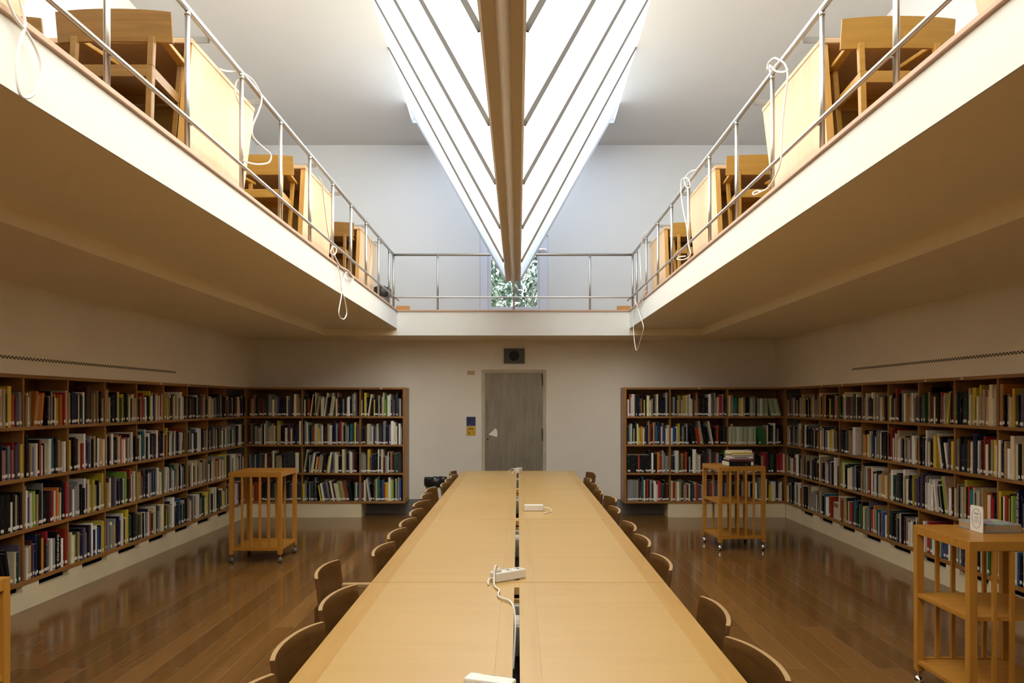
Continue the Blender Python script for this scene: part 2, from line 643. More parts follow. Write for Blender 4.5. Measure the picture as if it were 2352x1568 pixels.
# unseen dark boards added on the gallery floor to cut bounce onto the ceiling
b = MB()
b.box(WL, OL - 0.13, WF, WB, UF, UF + 0.004)
b.box(OR_ + 0.13, WR, WF, WB, UF, UF + 0.004)
b.box(OL - 0.13, OR_ + 0.13, OB + 0.12, WB, UF, UF + 0.004)
b.box(OL - 0.13, OR_ + 0.13, WF, OF, UF, UF + 0.004)
struct(b, 'added_gallery_boards', floor_m)
# plastered white fronts of the gallery
b = MB()
b.box(OL, OL + 0.012, OF, OB, H1 - 0.002, UF)
b.box(OR_ - 0.012, OR_, OF, OB, H1 - 0.002, UF)
b.box(OL + 0.012, OR_ - 0.012, OB - 0.012, OB, H2 - 0.002, UF)
struct(b, 'trim_1', front_m)
# oak cap on the gallery edge
b = MB()
b.box(OL - 0.13, OL + 0.028, OF, OB - 0.028, UF, UF + 0.024)
struct(b, 'trim_2', trim_wood['y'], bevel=0.004)
b = MB()
b.box(OR_ - 0.028, OR_ + 0.13, OF, OB - 0.028, UF, UF + 0.024)
struct(b, 'trim_3', trim_wood['y'], bevel=0.004)
b = MB()
b.box(OL - 0.13, OR_ + 0.13, OB - 0.028, OB + 0.12, UF, UF + 0.024)
struct(b, 'trim_4', trim_wood['x'], bevel=0.004)
for x0, x1, lab in ((OL + 0.0, OL + 0.17, 'small oak block on the gallery edge at the left railing corner'), (OR_ - 0.17, OR_, 'small oak block on the gallery edge at the right railing corner')):
    b = MB()
    b.box(-(x1 - x0) / 2, (x1 - x0) / 2, -0.05, 0.05, 0, 0.058)
    tag(b.build('oak_block', block_wood, loc=((x0 + x1) / 2, OB + 0.045, UF + 0.0242), bevel=0.003), lab, 'block', 'oak blocks at the railing corners')

# grey skirting on the back wall
b = MB()
b.box(-2.2, -0.54, WB - 0.02, WB, 0, 0.205)
b.box(0.43, 2.1, WB - 0.02, WB, 0, 0.205)
struct(b, 'baseboard_back', gray_base)

# ------------------------------------------------------------------ white base panels under the bookcases, with their air slots
CB = 10.68                        # front of the back bookcases


def base_panel_y(name, x, side, ys, ye, slots):
    """panel in a plane x = const, facing the room; side = +1 when the room lies at greater x"""
    b = MB()
    x0, x1 = (x - 0.05, x) if side > 0 else (x, x + 0.05)
    b.box(x0, x1, ys, ye, 0, 0.143)
    y = ys
    for a, c in slots:
        if a > y:
            b.box(x0, x1, y, a, 0.143, 0.197)
        y = c
    b.box(x0, x1, y, ye, 0.143, 0.197)
    xb = (x0 - 0.10, x0 - 0.06) if side > 0 else (x1 + 0.06, x1 + 0.10)      # black backing stands for the shade inside the slots
    b.box(xb[0], xb[1], ys, ye, 0.0, 0.197, 1)
    b.box(*((xb[1], x0) if side > 0 else (x1, xb[0])), ys, ye, 0.12, 0.1425, 1)
    struct(b, name, [base_m, black_m])


slots = [(4.87 + 0.6035 * k - 0.6035 * 3, 5.27 + 0.6035 * k - 0.6035 * 3) for k in range(13) if 5.27 + 0.6035 * (k - 3) < CB]
base_panel_y('baseboard_left', WL - 0.012, 1, WF, CB, slots)
base_panel_y('baseboard_right', WR + 0.012, -1, WF, CB, slots)
b = MB()
b.box(WL - 0.012, -2.20, CB + 0.012, CB + 0.06, 0, 0.197)
b.box(-2.25, -2.20, CB + 0.06, WB, 0, 0.197)
struct(b, 'trim_5', base_m)
b = MB()
b.box(2.105, WR + 0.012, CB + 0.012, CB + 0.06, 0, 0.197)
b.box(2.105, 2.155, CB + 0.06, WB, 0, 0.197)
struct(b, 'trim_6', base_m)

# ------------------------------------------------------------------ bookcases
LEV = [0.228, 0.625, 1.022, 1.419]          # shelf surfaces, bottom to top
TH = 0.030
CLR = 0.365


def bookcase(label, loc, rz, length, divs, end0, end1, depth, tags):
    """local frame: x along the front, y into the case, origin on the floor at the left front corner"""
    t = thing('bookcase', label, 'bookcase', loc, rz, 'oak bookcases along the walls')
    wx, wz = shelf_wood['x'], shelf_wood['z']
    MB().box(0, length, 0.001, depth, SHT - 0.028, SHT).build('top_board', wx, t, bevel=0.002)
    MB().box(0, length, 0, depth, 0.197, 0.228).build('bottom_board', wx, t, bevel=0.002)
    for z in LEV[1:]:
        MB().box(0, length, 0.0, depth - 0.012, z - TH + 0.003, z).build('shelf', wx, t, bevel=0.002)
    MB().box(0, length, depth - 0.012, depth, 0.228, SHT - 0.028).build('back_panel', wx, t)
    for x in divs:
        for i, z in enumerate(LEV):
            zt = LEV[i + 1] - TH + 0.003 if i < 3 else SHT - 0.028
            MB().box(x - 0.011, x + 0.011, 0.022, depth - 0.012, z, zt).build('divider', wz, t, bevel=0.0015)
    for e, on in ((0, end0), (1, end1)):
        if on:
            x0 = -0.032 if e == 0 else length
            MB().box(x0, x0 + 0.032, 0, depth, 0.197, SHT).build('end_panel', wz, t, bevel=0.002)
    for x in tags:
        MB().box(x - 0.019, x + 0.019, -0.003, 0.0005, SHT - 0.024, SHT - 0.006).build('label_holder', tag_m, t)
    return t


PL = 0.5846
YL = [CB - 0.01] + [9.996 - PL * k for k in range(0, 22)]                     # dividers on the left wall
YR = [10.11 - 0.5905 * k for k in range(0, 22)]                  # dividers on the right wall
Y0 = -2.6
DEP = 0.31
bookcase('long oak bookcase full of books along the left wall', (WL, Y0, 0), PI / 2, CB - Y0, [y - Y0 for y in YL[1:] if y > Y0 + 0.1], True, False, DEP,
         [y - Y0 for y in (8.13, 8.80)])
bookcase('long oak bookcase full of books along the right wall', (WR, CB, 0), -PI / 2, CB - Y0, [CB - y for y in YR if y > Y0 + 0.1], False, True, DEP,
         [CB - y for y in (9.39, 8.79, 6.99, 6.42)])
BL = [-3.034, -2.220]
BR = [2.135, 2.940]
BD = 0.40
bookcase('oak bookcase on the back wall, left of the metal door', (WL, CB, 0), 0, -1.617 - WL, [x - WL for x in BL], True, True, BD, [-1.92 - WL])
bookcase('oak bookcase on the back wall, right of the metal door', (1.521, CB, 0), 0, WR - 1.521, [x - 1.521 for x in BR], True, True, BD, [2.54 - 1.521])

# ------------------------------------------------------------------ books
PAL = {
    'k': ('black', (0.007, 0.007, 0.008)), 'd': ('charcoal', (0.040, 0.042, 0.046)), 'n': ('navy', (0.014, 0.020, 0.065)),
    'b': ('blue', (0.035, 0.11, 0.30)), 't': ('teal', (0.02, 0.16, 0.20)), 'g': ('green', (0.04, 0.17, 0.045)),
    'e': ('dark green', (0.022, 0.055, 0.035)), 'l': ('lime', (0.28, 0.46, 0.06)), 'y': ('yellow', (0.60, 0.46, 0.05)),
    'o': ('orange', (0.62, 0.20, 0.03)), 'r': ('red', (0.36, 0.022, 0.018)), 'm': ('maroon', (0.085, 0.018, 0.020)),
    'w': ('white', (0.84, 0.82, 0.76)), 'c': ('cream', (0.74, 0.65, 0.46)), 'a': ('tan', (0.42, 0.31, 0.18)),
    's': ('grey', (0.27, 0.27, 0.26)), 'p': ('rose', (0.33, 0.14, 0.14)), 'v': ('violet', (0.10, 0.08, 0.125)),
    'u': ('brown', (0.14, 0.065, 0.03)), 'x': ('pale green', (0.39, 0.49, 0.34)),
}
BMAT = {k: book_mat(v[0].replace(' ', '_'), v[1]) for k, v in PAL.items()}

CELLS = {}
# rows from the top shelf down; bays from the back corner outwards
CELLS['L'] = [
    ['vankdrmapk', 'acackaa7kk', 'kskkwpdvak', 'a7yaknkdskw8k', 'marewky8abdco7+r+c', 'a8+ckkkcogykkkma', 'anknkwkmm9+eacraa5+a+', 'acwa6_o>a>r>o>+o>kskancoyocmrc', '????wkgrwekaey8+r5+vss'],
    ['acgkcnae', 'knauakcdw', 'kkwbkvwkw', 'ry8twnkaw>r>+m>g>', 'kct7w8kkkdkwr7kc', 'aw7dac+r6wpmcwk', 'ykkmdc+rw8knvskackwua+c', 'k9mabwkrwkccwtkkmaawn', '????cswakapsprvvy'],
    ['agcwbvcb', 'wks8+a+rmcy8', 'akcakkdaa7', 'aw>d+8sgs>abd', 'yawmbnkbvkcwg', 'adcavsnvdswl8kmr9wwc+', 'vvwssk k k w8 k cayyskcsy9', 's9wvwlkakcks9kkmrwrocdk9k8r8', '????wk7k7k7k7k7k7k7k7k7k7k7'],
    ['wkpr7+r', 'ey8wsac8ccyv', 'pacnwnkweeky', 'mlkw9+webkskk', 'enakbawr5kcdc+', 'vswasknmw8wy9+ekkdd', 'cwyeankvsknvnwbkcy7a', 'wamvnn9k9okvr9swsk8+r8kwvr8', '????kwk<k<k<k<k<k<k<s<s'],
]
CELLS['R'] = [
    ['vspmvecmc', 'aydmsay+esa', 'c8+ewooykmkar6', 'gac8vmp+c+dnk', 'seacadsyak', 'yar9kes8co+sm', 'edvrg6mk9ma+kr+rc6y>km9', 'semkea8cy8+vcy9saa+cc9+c', 'a9o9kkyakvakn'],
    ['swdkw8m', 'gmcs8earwmko', 'wscc+kyyak', '_kn kskaaw8+', 'aokcctkaw7ck', 'kr9+wca8+wkmvsw6ad', 'kkw9ckay+c8<w<k<o7<k<b<w<y+', 'vcakn+kucn9+wsm+r8+kca7yw5', 'wawc9+kacvkn'],
    ['rakerws', 'wkspauck', 'c9a8kkkkw9+ww8m', 'gl8cckesca', 'ak9+scrmscknwao+c', 'cgkw8n+vkw9dkey7dv', 'nv9+ks8wwwp<w<k<m<w<k<l9<a9+<wm', 'ckakscy9+mrt+cdc+ksa7woc+mr+k', 'ykcrakl6san9vcdskawkwc'],
    ['ycwaew8r', 'wdwakc8nss', 'wa9kt w+r____', 'crmayksr+bteg', 'kcygv9+rostwmbn', 'dkknwkmss+wckw7k', '____kwrgwsybvbw', 'aswcknknwgyok', 'wbn+nbydwk'],
]
for _side in 'LR':                    # bays nearer than the frame shows
    for _row in CELLS[_side]:
        for _k in range(8):
            _row.append(''.join(rnd.choice('kkkddcccwwaassnevrymtbg') for _i in range(21)))
CELLS['BL'] = [
    ['uapkdumudds8scssvnknkcvduw8o7st', 'dckd9r5+c8>kc9a>cw6c9>kc9>c>+cp9kkkdskdwwknc8s9+', 'aky9+nc8>kykkskac9lg8c7w8kvvkd9ds'],
    ['dp7+easaskcs9acacvy9akkwwmvcmkndc9', 'ns9c8tkercc+y+swkmda7w6+kn9+snr9+c8ksskt7+ey8nv', 'dkkuc7+swdvc7sddks9+knsw9+c8+cn7ws'],
    ['abean+gmmmmc8eaddddddc+e', 'c9>e>sc>w>k>y>+r>s>a>ky>w>msk+c9+aknc8w7pm9k', 'sssdy9+vn+kkw9kc9+msw7kar7keed+d'],
    ['kar+rkmknksnesmpnemkdvwde', 'ysd9kse+ks9ky<d<c<b<m<s<s<d<c+<m<w<c<+l<a+<r<u<+k<k<_g5c5b', 'vmc7w8<s9<k<kv7y8t9+e6kb7r5o5yw9+c8l7+ka8ts9b8'],
]
CELLS['BR'] = [                       # left bay first here as well: bays from the corner outwards
    ['c7at5tyakkx5x5x5x5x5x5x5x5x5<x5<x5<x5<x5<x5<', 'ds6+kay7vay7+c7+sw8c5am8ss7o9mkkdkkdw8+svs9ac6r7+s8kd', 'wr8w6w8+m8k8kno5ky4k8c7+c+aksc8kkknks9+k'],
    ['x5x5x5x5x5x5x5x5x5x5x5g5<g5<g5<g5<kkk', 'w4bnwy7kskskk+<k<r<+o<s9<k<+k<k<s<c9<_kr6+kkkdk', 'es6w7eak8c7+ylo5cdn6a9rko8b8tn8+mw5sn7bcc6'],
    ['__u__was+rc6s9pk+karmkekrrw', 'dkw8+eomr7ksk9w9+awkdd+rs9dmpsdbk__l8___', 'k5k5k5k5k5k5r5k5k5k5k5kk8wkko7rs8sss'],
    ['wdakdskownkwgs9b8ac8kyc6+n7+cw6', 'cracaepmcdrvskdmbrsbvdcns', 's7s7s7s7s7s7s7m8mt9+c7m8rksdw7wwr+dekmm'],
]


def parse(s):
    out, i = [], 0
    s = s.replace(' ', '')
    while i < len(s):
        c = s[i]
        i += 1
        h, th, lean = None, 1.0, 0
        while i < len(s) and s[i] in '0123456789+<>':
            if s[i].isdigit():
                h = int(s[i])
            elif s[i] == '+':
                th = 1.7
            else:
                lean = 1 if s[i] == '>' else -1
            i += 1
        out.append((c, h, th, lean))
    return out


CASES = {
    'L': dict(name='left bookcase', group='books on the left wall shelves'),
    'R': dict(name='right bookcase', group='books on the right wall shelves'),
    'BL': dict(name='back left bookcase', group='books on the back wall shelves left of the door'),
    'BR': dict(name='back right bookcase', group='books on the back wall shelves right of the door'),
}


def cell_frame(case, bay):
    """front-left corner of the bay, heading, width"""
    g = 0.0125
    if case == 'L':
        ys = [CB] + [y for y in YL if y < CB - 0.05]
        # the first divider stands close to the corner; bays run between dividers
        y1, y0 = YL[bay], YL[bay + 1]
        return (WL, y0 + g, PI / 2, y1 - y0 - 2 * g)
    if case == 'R':
        ys = [CB] + YR
        y1, y0 = ys[bay], ys[bay + 1]
        return (WR, y1 - g, -PI / 2, y1 - y0 - 2 * g)
    if case == 'BL':
        xs = [[WL + 0.02, BL[0]], [BL[0], BL[1]], [BL[1], -1.617]][bay]
    else:
        xs = [[BR[1], WR - 0.02], [BR[0], BR[1]], [1.521, BR[0]]][bay]
    return (xs[0] + g, CB, 0.0, xs[1] - xs[0] - 2 * g)


BOOKS = []
brnd = random.Random(11)
for case, rows in CELLS.items():
    for r, row in enumerate(rows):
        z = LEV[3 - r]
        for bay, s in enumerate(row):
            ox, oy, rz, W = cell_frame(case, bay)
            toks = parse(s)
            want = int(W / 0.0255)
            while len(toks) < want * 0.92 and '_' not in s:
                i = brnd.randrange(1, len(toks))
                if toks[i][3] == 0:
                    toks.insert(i, (brnd.choice('kkkddcccwwaassnev'), None, 0.9, 0))
            raw = []
            for c, h, th, lean in toks:
                if c == '?':
                    c = brnd.choice('kwcasdnrmvey')
                if c == '_':
                    raw.append(0.030)
                else:
                    raw.append(th * brnd.uniform(0.65, 1.25) * (1.0 if c not in 'x' else 0.9))
            tot = sum(raw)
            lean_extra = 0.0
            for i, t in enumerate(toks):
                if t[3] and (i + 1 == len(toks) or not toks[i + 1][3]):
                    lean_extra += 0.055
            gap = 0.0008
            scale = (W - lean_extra - gap * len(toks) - 0.006) / tot
            if scale > 0.043:                       # a sparse cell keeps ordinary thicknesses
                scale = 0.043
            x = 0.003
            n = 0
            prevlean = 0
            for i, ((c, h, th, lean), w0) in enumerate(zip(toks, raw)):
                w = w0 * scale
                if c == '_':
                    x += max(w, 0.012)
                    prevlean = 0
                    continue
                if c == '?':
                    c = brnd.choice('kwcasdnrmvey')
                hh = (0.150 + 0.0200 * h) if h else brnd.uniform(0.222, 0.298)
                hh = min(hh, 0.345)
                dd = min(max(hh * brnd.uniform(0.66, 0.84), 0.13), 0.265)
                n += 1
                ang = 0.0
                if lean > 0:          # top to the right
                    ang = 0.13 + 0.03 * brnd.random()
                    ex = 0.0
                elif lean < 0:        # top to the left: leans back on what stands left of it
                    ang = -(0.13 + 0.09 * min(1.0, i / max(8, len(toks))))
                    if prevlean == 0:
                        x += 0.045
                if prevlean > 0 and lean <= 0:
                    x += 0.045
                front = brnd.uniform(0.008, 0.032)
                BOOKS.append(dict(case=case, bay=bay, row=r, n=n, c=c, w=max(w - gap, 0.004), h=hh, d=dd, ang=ang, ox=ox, oy=oy, rz=rz, x=x, y=front, z=z,
                                  sticker=brnd.random() < 0.78 and w > 0.007, pages=brnd.random(), sz=brnd.uniform(0.012, 0.022)))
                x += w + gap
                prevlean = lean

# particular books whose spines can be read
def mark(case, row, bay, idx, key, val):
    for q in BOOKS:
        if (q['case'], q['row'], q['bay'], q['n']) == (case, row, bay, idx):
            q[key] = val


n_bl = max(q['n'] for q in BOOKS if (q['case'], q['row'], q['bay']) == ('BL', 0, 1))
mark('BL', 0, 1, n_bl, 'title', 'Wim Quist')
mark('L', 3, 7, 15, 'title', 'CLIP STAMP FOLD')
for q in sorted(BOOKS, key=lambda q: q['n']):
    if (q['case'], q['row'], q['bay'], q['c']) == ('R', 2, 8, 'n'):
        q['title'] = 'THE CITY AND THE'
        break
for q in BOOKS:
    if 'title' in q:
        q['y'] = 0.004


def world_of(q):
    ca, sa = math.cos(q['rz']), math.sin(q['rz'])
    lx, ly = q['x'], q['y']
    return (q['ox'] + ca * lx - sa * ly, q['oy'] + sa * lx + ca * ly, q['z'])


def score(q):
    X, Y, Z = world_of(q)
    if Y < 0.5:
        return 0
    u, v = CX + FPX * X / Y, CY - (Z + q['h'] / 2 - CAMZ) * FPX / Y
    if not (0 < u < 2352 and 0 < v < 1568):
        return 0
    px = q['w'] * FPX / Y * (1.0 if q['rz'] == 0 else abs(X) / Y)
    return px * q['h'] * FPX / Y + (1e6 if 'title' in q else 0)


BOOKS.sort(key=score, reverse=True)
N_SINGLE = 285
tex_sticker = sticker_m


def book_matrix(q):
    """origin at the bottom left front corner of the spine (the edge it pivots on)"""
    M = Matrix.Translation(world_of(q)) @ Matrix.Rotation(q['rz'], 4, 'Z')
    if q['ang'] > 0:
        M = M @ Matrix.Translation((q['w'], 0, 0)) @ Matrix.Rotation(q['ang'], 4, 'Y') @ Matrix.Translation((-q['w'], 0, 0))
    elif q['ang'] < 0:
        M = M @ Matrix.Rotation(q['ang'], 4, 'Y')
    return M


ROWN = ['top shelf', 'second shelf', 'third shelf', 'bottom shelf']
for q in BOOKS[:N_SINGLE]:
    w, h, d = q['w'], q['h'], q['d']
    t = min(0.0028, w * 0.2)
    e = 0.004 if w > 0.014 else 0.0
    c = MB()
    # spine, slightly rounded, and two boards
    k = min(0.004, w * 0.25)
    poly = [(0, k), (w * 0.22, 0), (w * 0.78, 0), (w, k), (w, d), (w - t, d), (w - t, k + t), (t, k + t), (t, d), (0, d)]
    n = len(poly)
    vs = [(p[0], p[1], 0) for p in poly] + [(p[0], p[1], h) for p in poly]
    c._add(vs, [(i, (i + 1) % n, (i + 1) % n + n, i + n) for i in range(n)])
    for zz in (0, n):
        c._add([], [])
        base = 0
        for a in ((0, 1, 2, 3, 6, 7), (3, 4, 5, 6), (0, 7, 8, 9)):
            f = tuple(i + zz for i in a)
            c.f.append(f)
            c.m.append(0)
    o = c.build('book', BMAT[q['c']])
    o.matrix_world = book_matrix(q)
    thick = 'thin' if w < 0.017 else ('thick' if w > 0.034 else '')
    tall = 'tall ' if h > 0.285 else ('short ' if h < 0.24 else '')
    colour = PAL[q['c']][0]
    if thick:
        tall = ''
        thick += ' '
    lab = f"{thick}{tall}{colour} book, {ORD[q['n']]} from left, {ROWN[q['row']]}, {ORD[q['bay'] + 1]} bay from corner, {CASES[q['case']]['name']}"
    tag(o, lab, 'book', CASES[q['case']]['group'])
    p = MB()
    p.box(t + 0.0001, w - t - 0.0001, k + t + 0.0001, d - e - 0.001, e, h - e)
    p.build('page_block', paper_m, o)
    if q['sticker']:
        sw = min(w * 0.9, 0.03)
        s = MB()
        s.box(w / 2 - sw / 2, w / 2 + sw / 2, -0.0012, 0.0008, q['sz'], q['sz'] + 0.024)
        s.build('spine_label', sticker_m, o)
    if 'title' in q:
        tx = text_mesh(q['title'], 0.03, 'spine_title', ink_white, o, (w / 2, -0.0006, h * 0.56), (PI / 2, PI / 2, 0), bold=0.0009)
        k2 = min(h * 0.72 / tx.dimensions.x, w * 0.72 / tx.dimensions.y)
        tx.scale = (h * 0.72 / tx.dimensions.x, k2 if k2 * tx.dimensions.y > w * 0.5 else w * 0.62 / tx.dimensions.y, 1)

# the rest of the books, small in the picture
keys = list(PAL)
mb = MB()
for q in BOOKS[N_SINGLE:]:
    M = book_matrix(q)
    w, h, d = q['w'], q['h'], q['d']
    mi = keys.index(q['c'])
    vs = [(0, 0, 0), (w, 0, 0), (w, d, 0), (0, d, 0), (0, 0, h), (w, 0, h), (w, d, h), (0, d, h)]
    o0 = len(mb.v)
    mb.v += [tuple(M @ Vector(p)) for p in vs]
    for f in [(0, 3, 2, 1), (4, 5, 6, 7), (0, 1, 5, 4), (1, 2, 6, 5), (2, 3, 7, 6), (3, 0, 4, 7)]:
        mb.f.append(tuple(i + o0 for i in f))
        mb.m.append(len(keys) if f == (4, 5, 6, 7) and q['pages'] < 0.8 else mi)
    if q['sticker']:
        sw = w * 0.86
        a, b2 = w / 2 - sw / 2, w / 2 + sw / 2
        z0, z1 = q['sz'], q['sz'] + 0.024
        vs = [(a, -0.001, z0), (b2, -0.001, z0), (b2, 0.0005, z0), (a, 0.0005, z0), (a, -0.001, z1), (b2, -0.001, z1), (b2, 0.0005, z1), (a, 0.0005, z1)]
        o0 = len(mb.v)
        mb.v += [tuple(M @ Vector(p)) for p in vs]
        for f in [(0, 3, 2, 1), (4, 5, 6, 7), (0, 1, 5, 4), (1, 2, 6, 5), (2, 3, 7, 6), (3, 0, 4, 7)]:
            mb.f.append(tuple(i + o0 for i in f))
            mb.m.append(len(keys) + 1)
rest = bpy.data.objects.new('books', mb.mesh('books', [BMAT[k] for k in keys] + [paper_m, sticker_m], fix=False))
COL.objects.link(rest)
tag(rest, 'the smaller looking books filling the far shelves of all four bookcases', 'books', kind='stuff')

# a white cardboard box lying at the end of a bottom shelf, right wall
b = MB()
b.box(0, 0.14, 0.03, 0.25, 0, 0.20)
ox, oy, rz, W = cell_frame('R', 2)
bx = b.build('cardboard_box', [plain('box_card', (0.62, 0.55, 0.44), 0.7, var=0.05)], loc=(ox, oy - 0.40, LEV[0]), rz=rz, bevel=0.003)
tag(bx, 'pale cardboard box standing on the bottom shelf of the right bookcase', 'box')
MB().box(0.004, 0.136, 0.028, 0.0305, 0.14, 0.185).build('printed_band', plain('box_print', (0.30, 0.13, 0.06), 0.7, var=0.4, scale=50), bx)

# ------------------------------------------------------------------ checkered air strips above the bookcases


def air_strip(x, side, y0, y1, z, label):
    o = thing('ventilation_strip', label, 'vent', (x, y0, z), 0, 'checkered air strips above the bookcases')
    L = y1 - y0
    sx = 0.003 * side
    MB().box(min(0, sx), max(0, sx), 0, L, -0.045, 0.045).build('plate', lowwall_m, o)
    b = MB()
    p = 0.043
    n = int(L / p)
    for i in range(n):
        for row in (0, 1):
            off = 0.0 if row else p / 2
            b.box(min(sx, sx * 1.5), max(sx, sx * 1.5), i * p + off, i * p + off + p * 0.58, (0.0 if row else -0.0115), (0.0115 if row else 0.0))
    b.build('slots', plain('slot_shadow', (0.09, 0.07, 0.045), 0.8), o)


air_strip(WL, 1, -1.5, 8.49, 1.945, 'checkered air strip on the left wall above the bookcase')
air_strip(WR, -1, -1.5, 8.55, 1.98, 'checkered air strip on the right wall above the bookcase')

# ------------------------------------------------------------------ metal door and what hangs around it
DX0, DX1, DZ = -0.527, 0.406, 2.09
d = thing('door_1', None, None, ((DX0 + DX1) / 2, WB, 0))
d['kind'] = 'structure'
hw = (DX1 - DX0) / 2
b = MB()
b.box(-hw, -hw + 0.045, -0.030, 0, 0, DZ)
b.box(hw - 0.045, hw, -0.030, 0, 0, DZ)
b.box(-hw + 0.045, hw - 0.045, -0.030, 0, DZ - 0.05, DZ)
b.build('door_frame', frame_m, d, bevel=0.003)
MB().box(-hw + 0.045, hw - 0.045, -0.020, 0, 0.004, DZ - 0.05).build('door_leaf', door_m, d)
for z in (1.98, 1.18, 0.35):
    b = MB()
    b.box(hw - 0.068, hw - 0.043, -0.036, -0.020, z - 0.07, z + 0.05)
    b.tube([(hw - 0.052, -0.034, z - 0.13), (hw - 0.052, -0.034, z + 0.05)], 0.009, 8)
    b.build('hinge', bar_m, d)
b = MB()
b.lathe([(0.012, 0), (0.012, 0.006)], n=12)
k = b.build('keyhole', black_m, d, loc=(-hw + 0.085, -0.020, 1.075))
k.rotation_euler = (PI / 2, 0, 0)

b = MB()
b.prism([(-0.07, -0.01), (0.055, -0.045), (0.062, 0.0), (0.055, 0.05), (0.038, 0.085)], -0.003, 0, 'y')
tag(b.build('paper_note', sticker_m, loc=(DX0 + 0.165, WB - 0.0203, 1.155)), 'white fan-shaped paper stuck on the grey metal door', 'note')


def sign(name, x, z, s, mat, label, marks):
    o = tag(MB().box(-s / 2, s / 2, -0.006, 0, -s / 2, s / 2).build(name, mat, loc=(x, WB, z)), label, 'sign', 'square signs beside the door')
    b = MB()
    for x0, x1, z0, z1 in marks:
        b.box(x0 * s, x1 * s, -0.0072, -0.0058, z0 * s, z1 * s)
    b.build('marking', ink_m, o)
    return o


SX = (1082 - CX) / 157.5
sg = sign('wall_sign', SX, 1.6 + (926 - 967.3) / 157.5, 0.132, blue_m, 'dark blue square sign on the wall left of the metal door',
          [(-0.22, 0.28, 0.12, 0.28), (-0.22, -0.18, -0.1, 0.12), (0.24, 0.28, -0.1, 0.12)])
MB().box(-0.03, -0.005, -0.0074, -0.0058, -0.053, -0.049).build('pale_marking', ink_white, sg)
sign('wall_sign', SX, 1.6 + (926 - 989.3) / 157.5, 0.132, yellow_m, 'yellow square sign below the blue sign beside the door',
     [(-0.28, 0.26, 0.18, 0.27), (-0.30, -0.285, -0.2, 0.18), (0.27, 0.285, -0.3, 0.18), (-0.24, -0.18, -0.3, -0.14), (-0.18, -0.12, -0.32, -0.22), (-0.3, 0.3, 0.38, 0.39)])
o = tag(MB().box(-0.07, 0.07, -0.008, 0, -0.045, 0.045).build('cover_plate', lowwall_m, loc=((1082 - CX) / 157.5, WB, 1.6 + (926 - 856) / 157.5), bevel=0.002),
        'small cream cover plate on the wall left of the door top', 'plate')
MB().box(-0.055, 0.055, -0.0095, -0.0075, -0.03, 0.03).build('plate_insert', plain('plate_tan', (0.50, 0.37, 0.22), 0.6), o)

o = tag(MB().box(-0.150, 0.150, -0.05, 0, -0.105, 0.105).build('air_outlet', vent_grey, loc=((1181 - CX) / 157.5, WB, 1.6 + (926 - 817.5) / 157.5), bevel=0.004),
        'dark grey air outlet box with a black round hole above the door', 'air outlet')
b = MB()
b.lathe([(0.075, 0.0), (0.075, 0.004)], n=28)
k = b.build('round_hole', black_m, o, loc=(0, -0.050, 0))
k.rotation_euler = (PI / 2, 0, 0)

# ------------------------------------------------------------------ gallery window
w = thing('window_1', None, None, (0, WB, UF))
w['kind'] = 'structure'
b = MB()
b.box(WX0, WX0 + 0.115, 0.02, 0.14, 0.0, WZ1 - UF)
b.box(WX1 - 0.13, WX1, 0.02, 0.14, 0.0, WZ1 - UF)
b.box(WX0 + 0.115, WX1 - 0.13, 0.02, 0.14, WZ1 - UF - 0.08, WZ1 - UF)
b.build('window_frame', win_frame_m, w, bevel=0.003)
b = MB()
b.box(WX0 + 0.115, WX0 + 0.165, 0.05, 0.11, 0.0, WZ1 - UF - 0.08)
b.box(WX1 - 0.16, WX1 - 0.13, 0.05, 0.11, 0.0, WZ1 - UF - 0.08)
b.box(WX0 + 0.165, WX1 - 0.16, 0.05, 0.11, 0.0, 0.185)
b.box(WX0 + 0.165, WX1 - 0.16, 0.05, 0.11, WZ1 - UF - 0.15, WZ1 - UF - 0.08)
b.build('window_sash', win_frame_m, w, bevel=0.003)
MB().box(WX0 + 0.165, WX1 - 0.16, 0.075, 0.083, 0.185, WZ1 - UF - 0.15).build('window_pane', glass_m, w)
b = MB()
b.box(WX1 - 0.155, WX1 - 0.125, -0.005, 0.05, 0.99, 1.03)
b.tube([(WX1 - 0.14, -0.01, 1.01), (WX1 - 0.06, -0.012, 1.015), (WX1 - 0.03, -0.012, 1.0)], 0.012, 8)
b.build('window_handle', chrome, w)

# ------------------------------------------------------------------ outside: lawn and trees beyond the gallery window
struct(MB().box(-12, 12, WB + 0.32, WB + 22, 1.55, 1.6), 'lawn', lawn_m)  # unseen ground, added to steady the light outside


def tree(x, y, h, r, m, label, seed):
    R = random.Random(seed)
    t = thing('tree', label, 'tree', (x, y, 1.6), 0, 'trees outside the gallery window')
    MB().tube([(0, 0, 0), (0.05, 0.02, h * 0.4), (-0.04, 0, h * 0.75)], 0.09, 8).build('trunk', bark_m, t)
    b = MB()
    for i in range(2200):
        a, c = R.uniform(0, 2 * PI), R.uniform(-1, 1)
        rr = r * (0.35 + 0.65 * R.random() ** 0.5)
        p = Vector((rr * math.cos(a) * math.sqrt(1 - c * c), rr * math.sin(a) * math.sqrt(1 - c * c), h * 0.62 + c * rr * h * 0.42 / r))
        u = Vector((R.gauss(0, 1), R.gauss(0, 1), R.gauss(0, 1))).normalized() * R.uniform(0.05, 0.11)
        v = u.orthogonal().normalized() * R.uniform(0.02, 0.045)
        b._add([p - u, p + v, p + u, p - v], [(0, 1, 2, 3)], 0 if R.random() < 0.7 else 1)
    o = bpy.data.objects.new('crown', b.mesh('crown', [m, leaf_m[1]], fix=False))
    COL.objects.link(o)
    o.parent = t


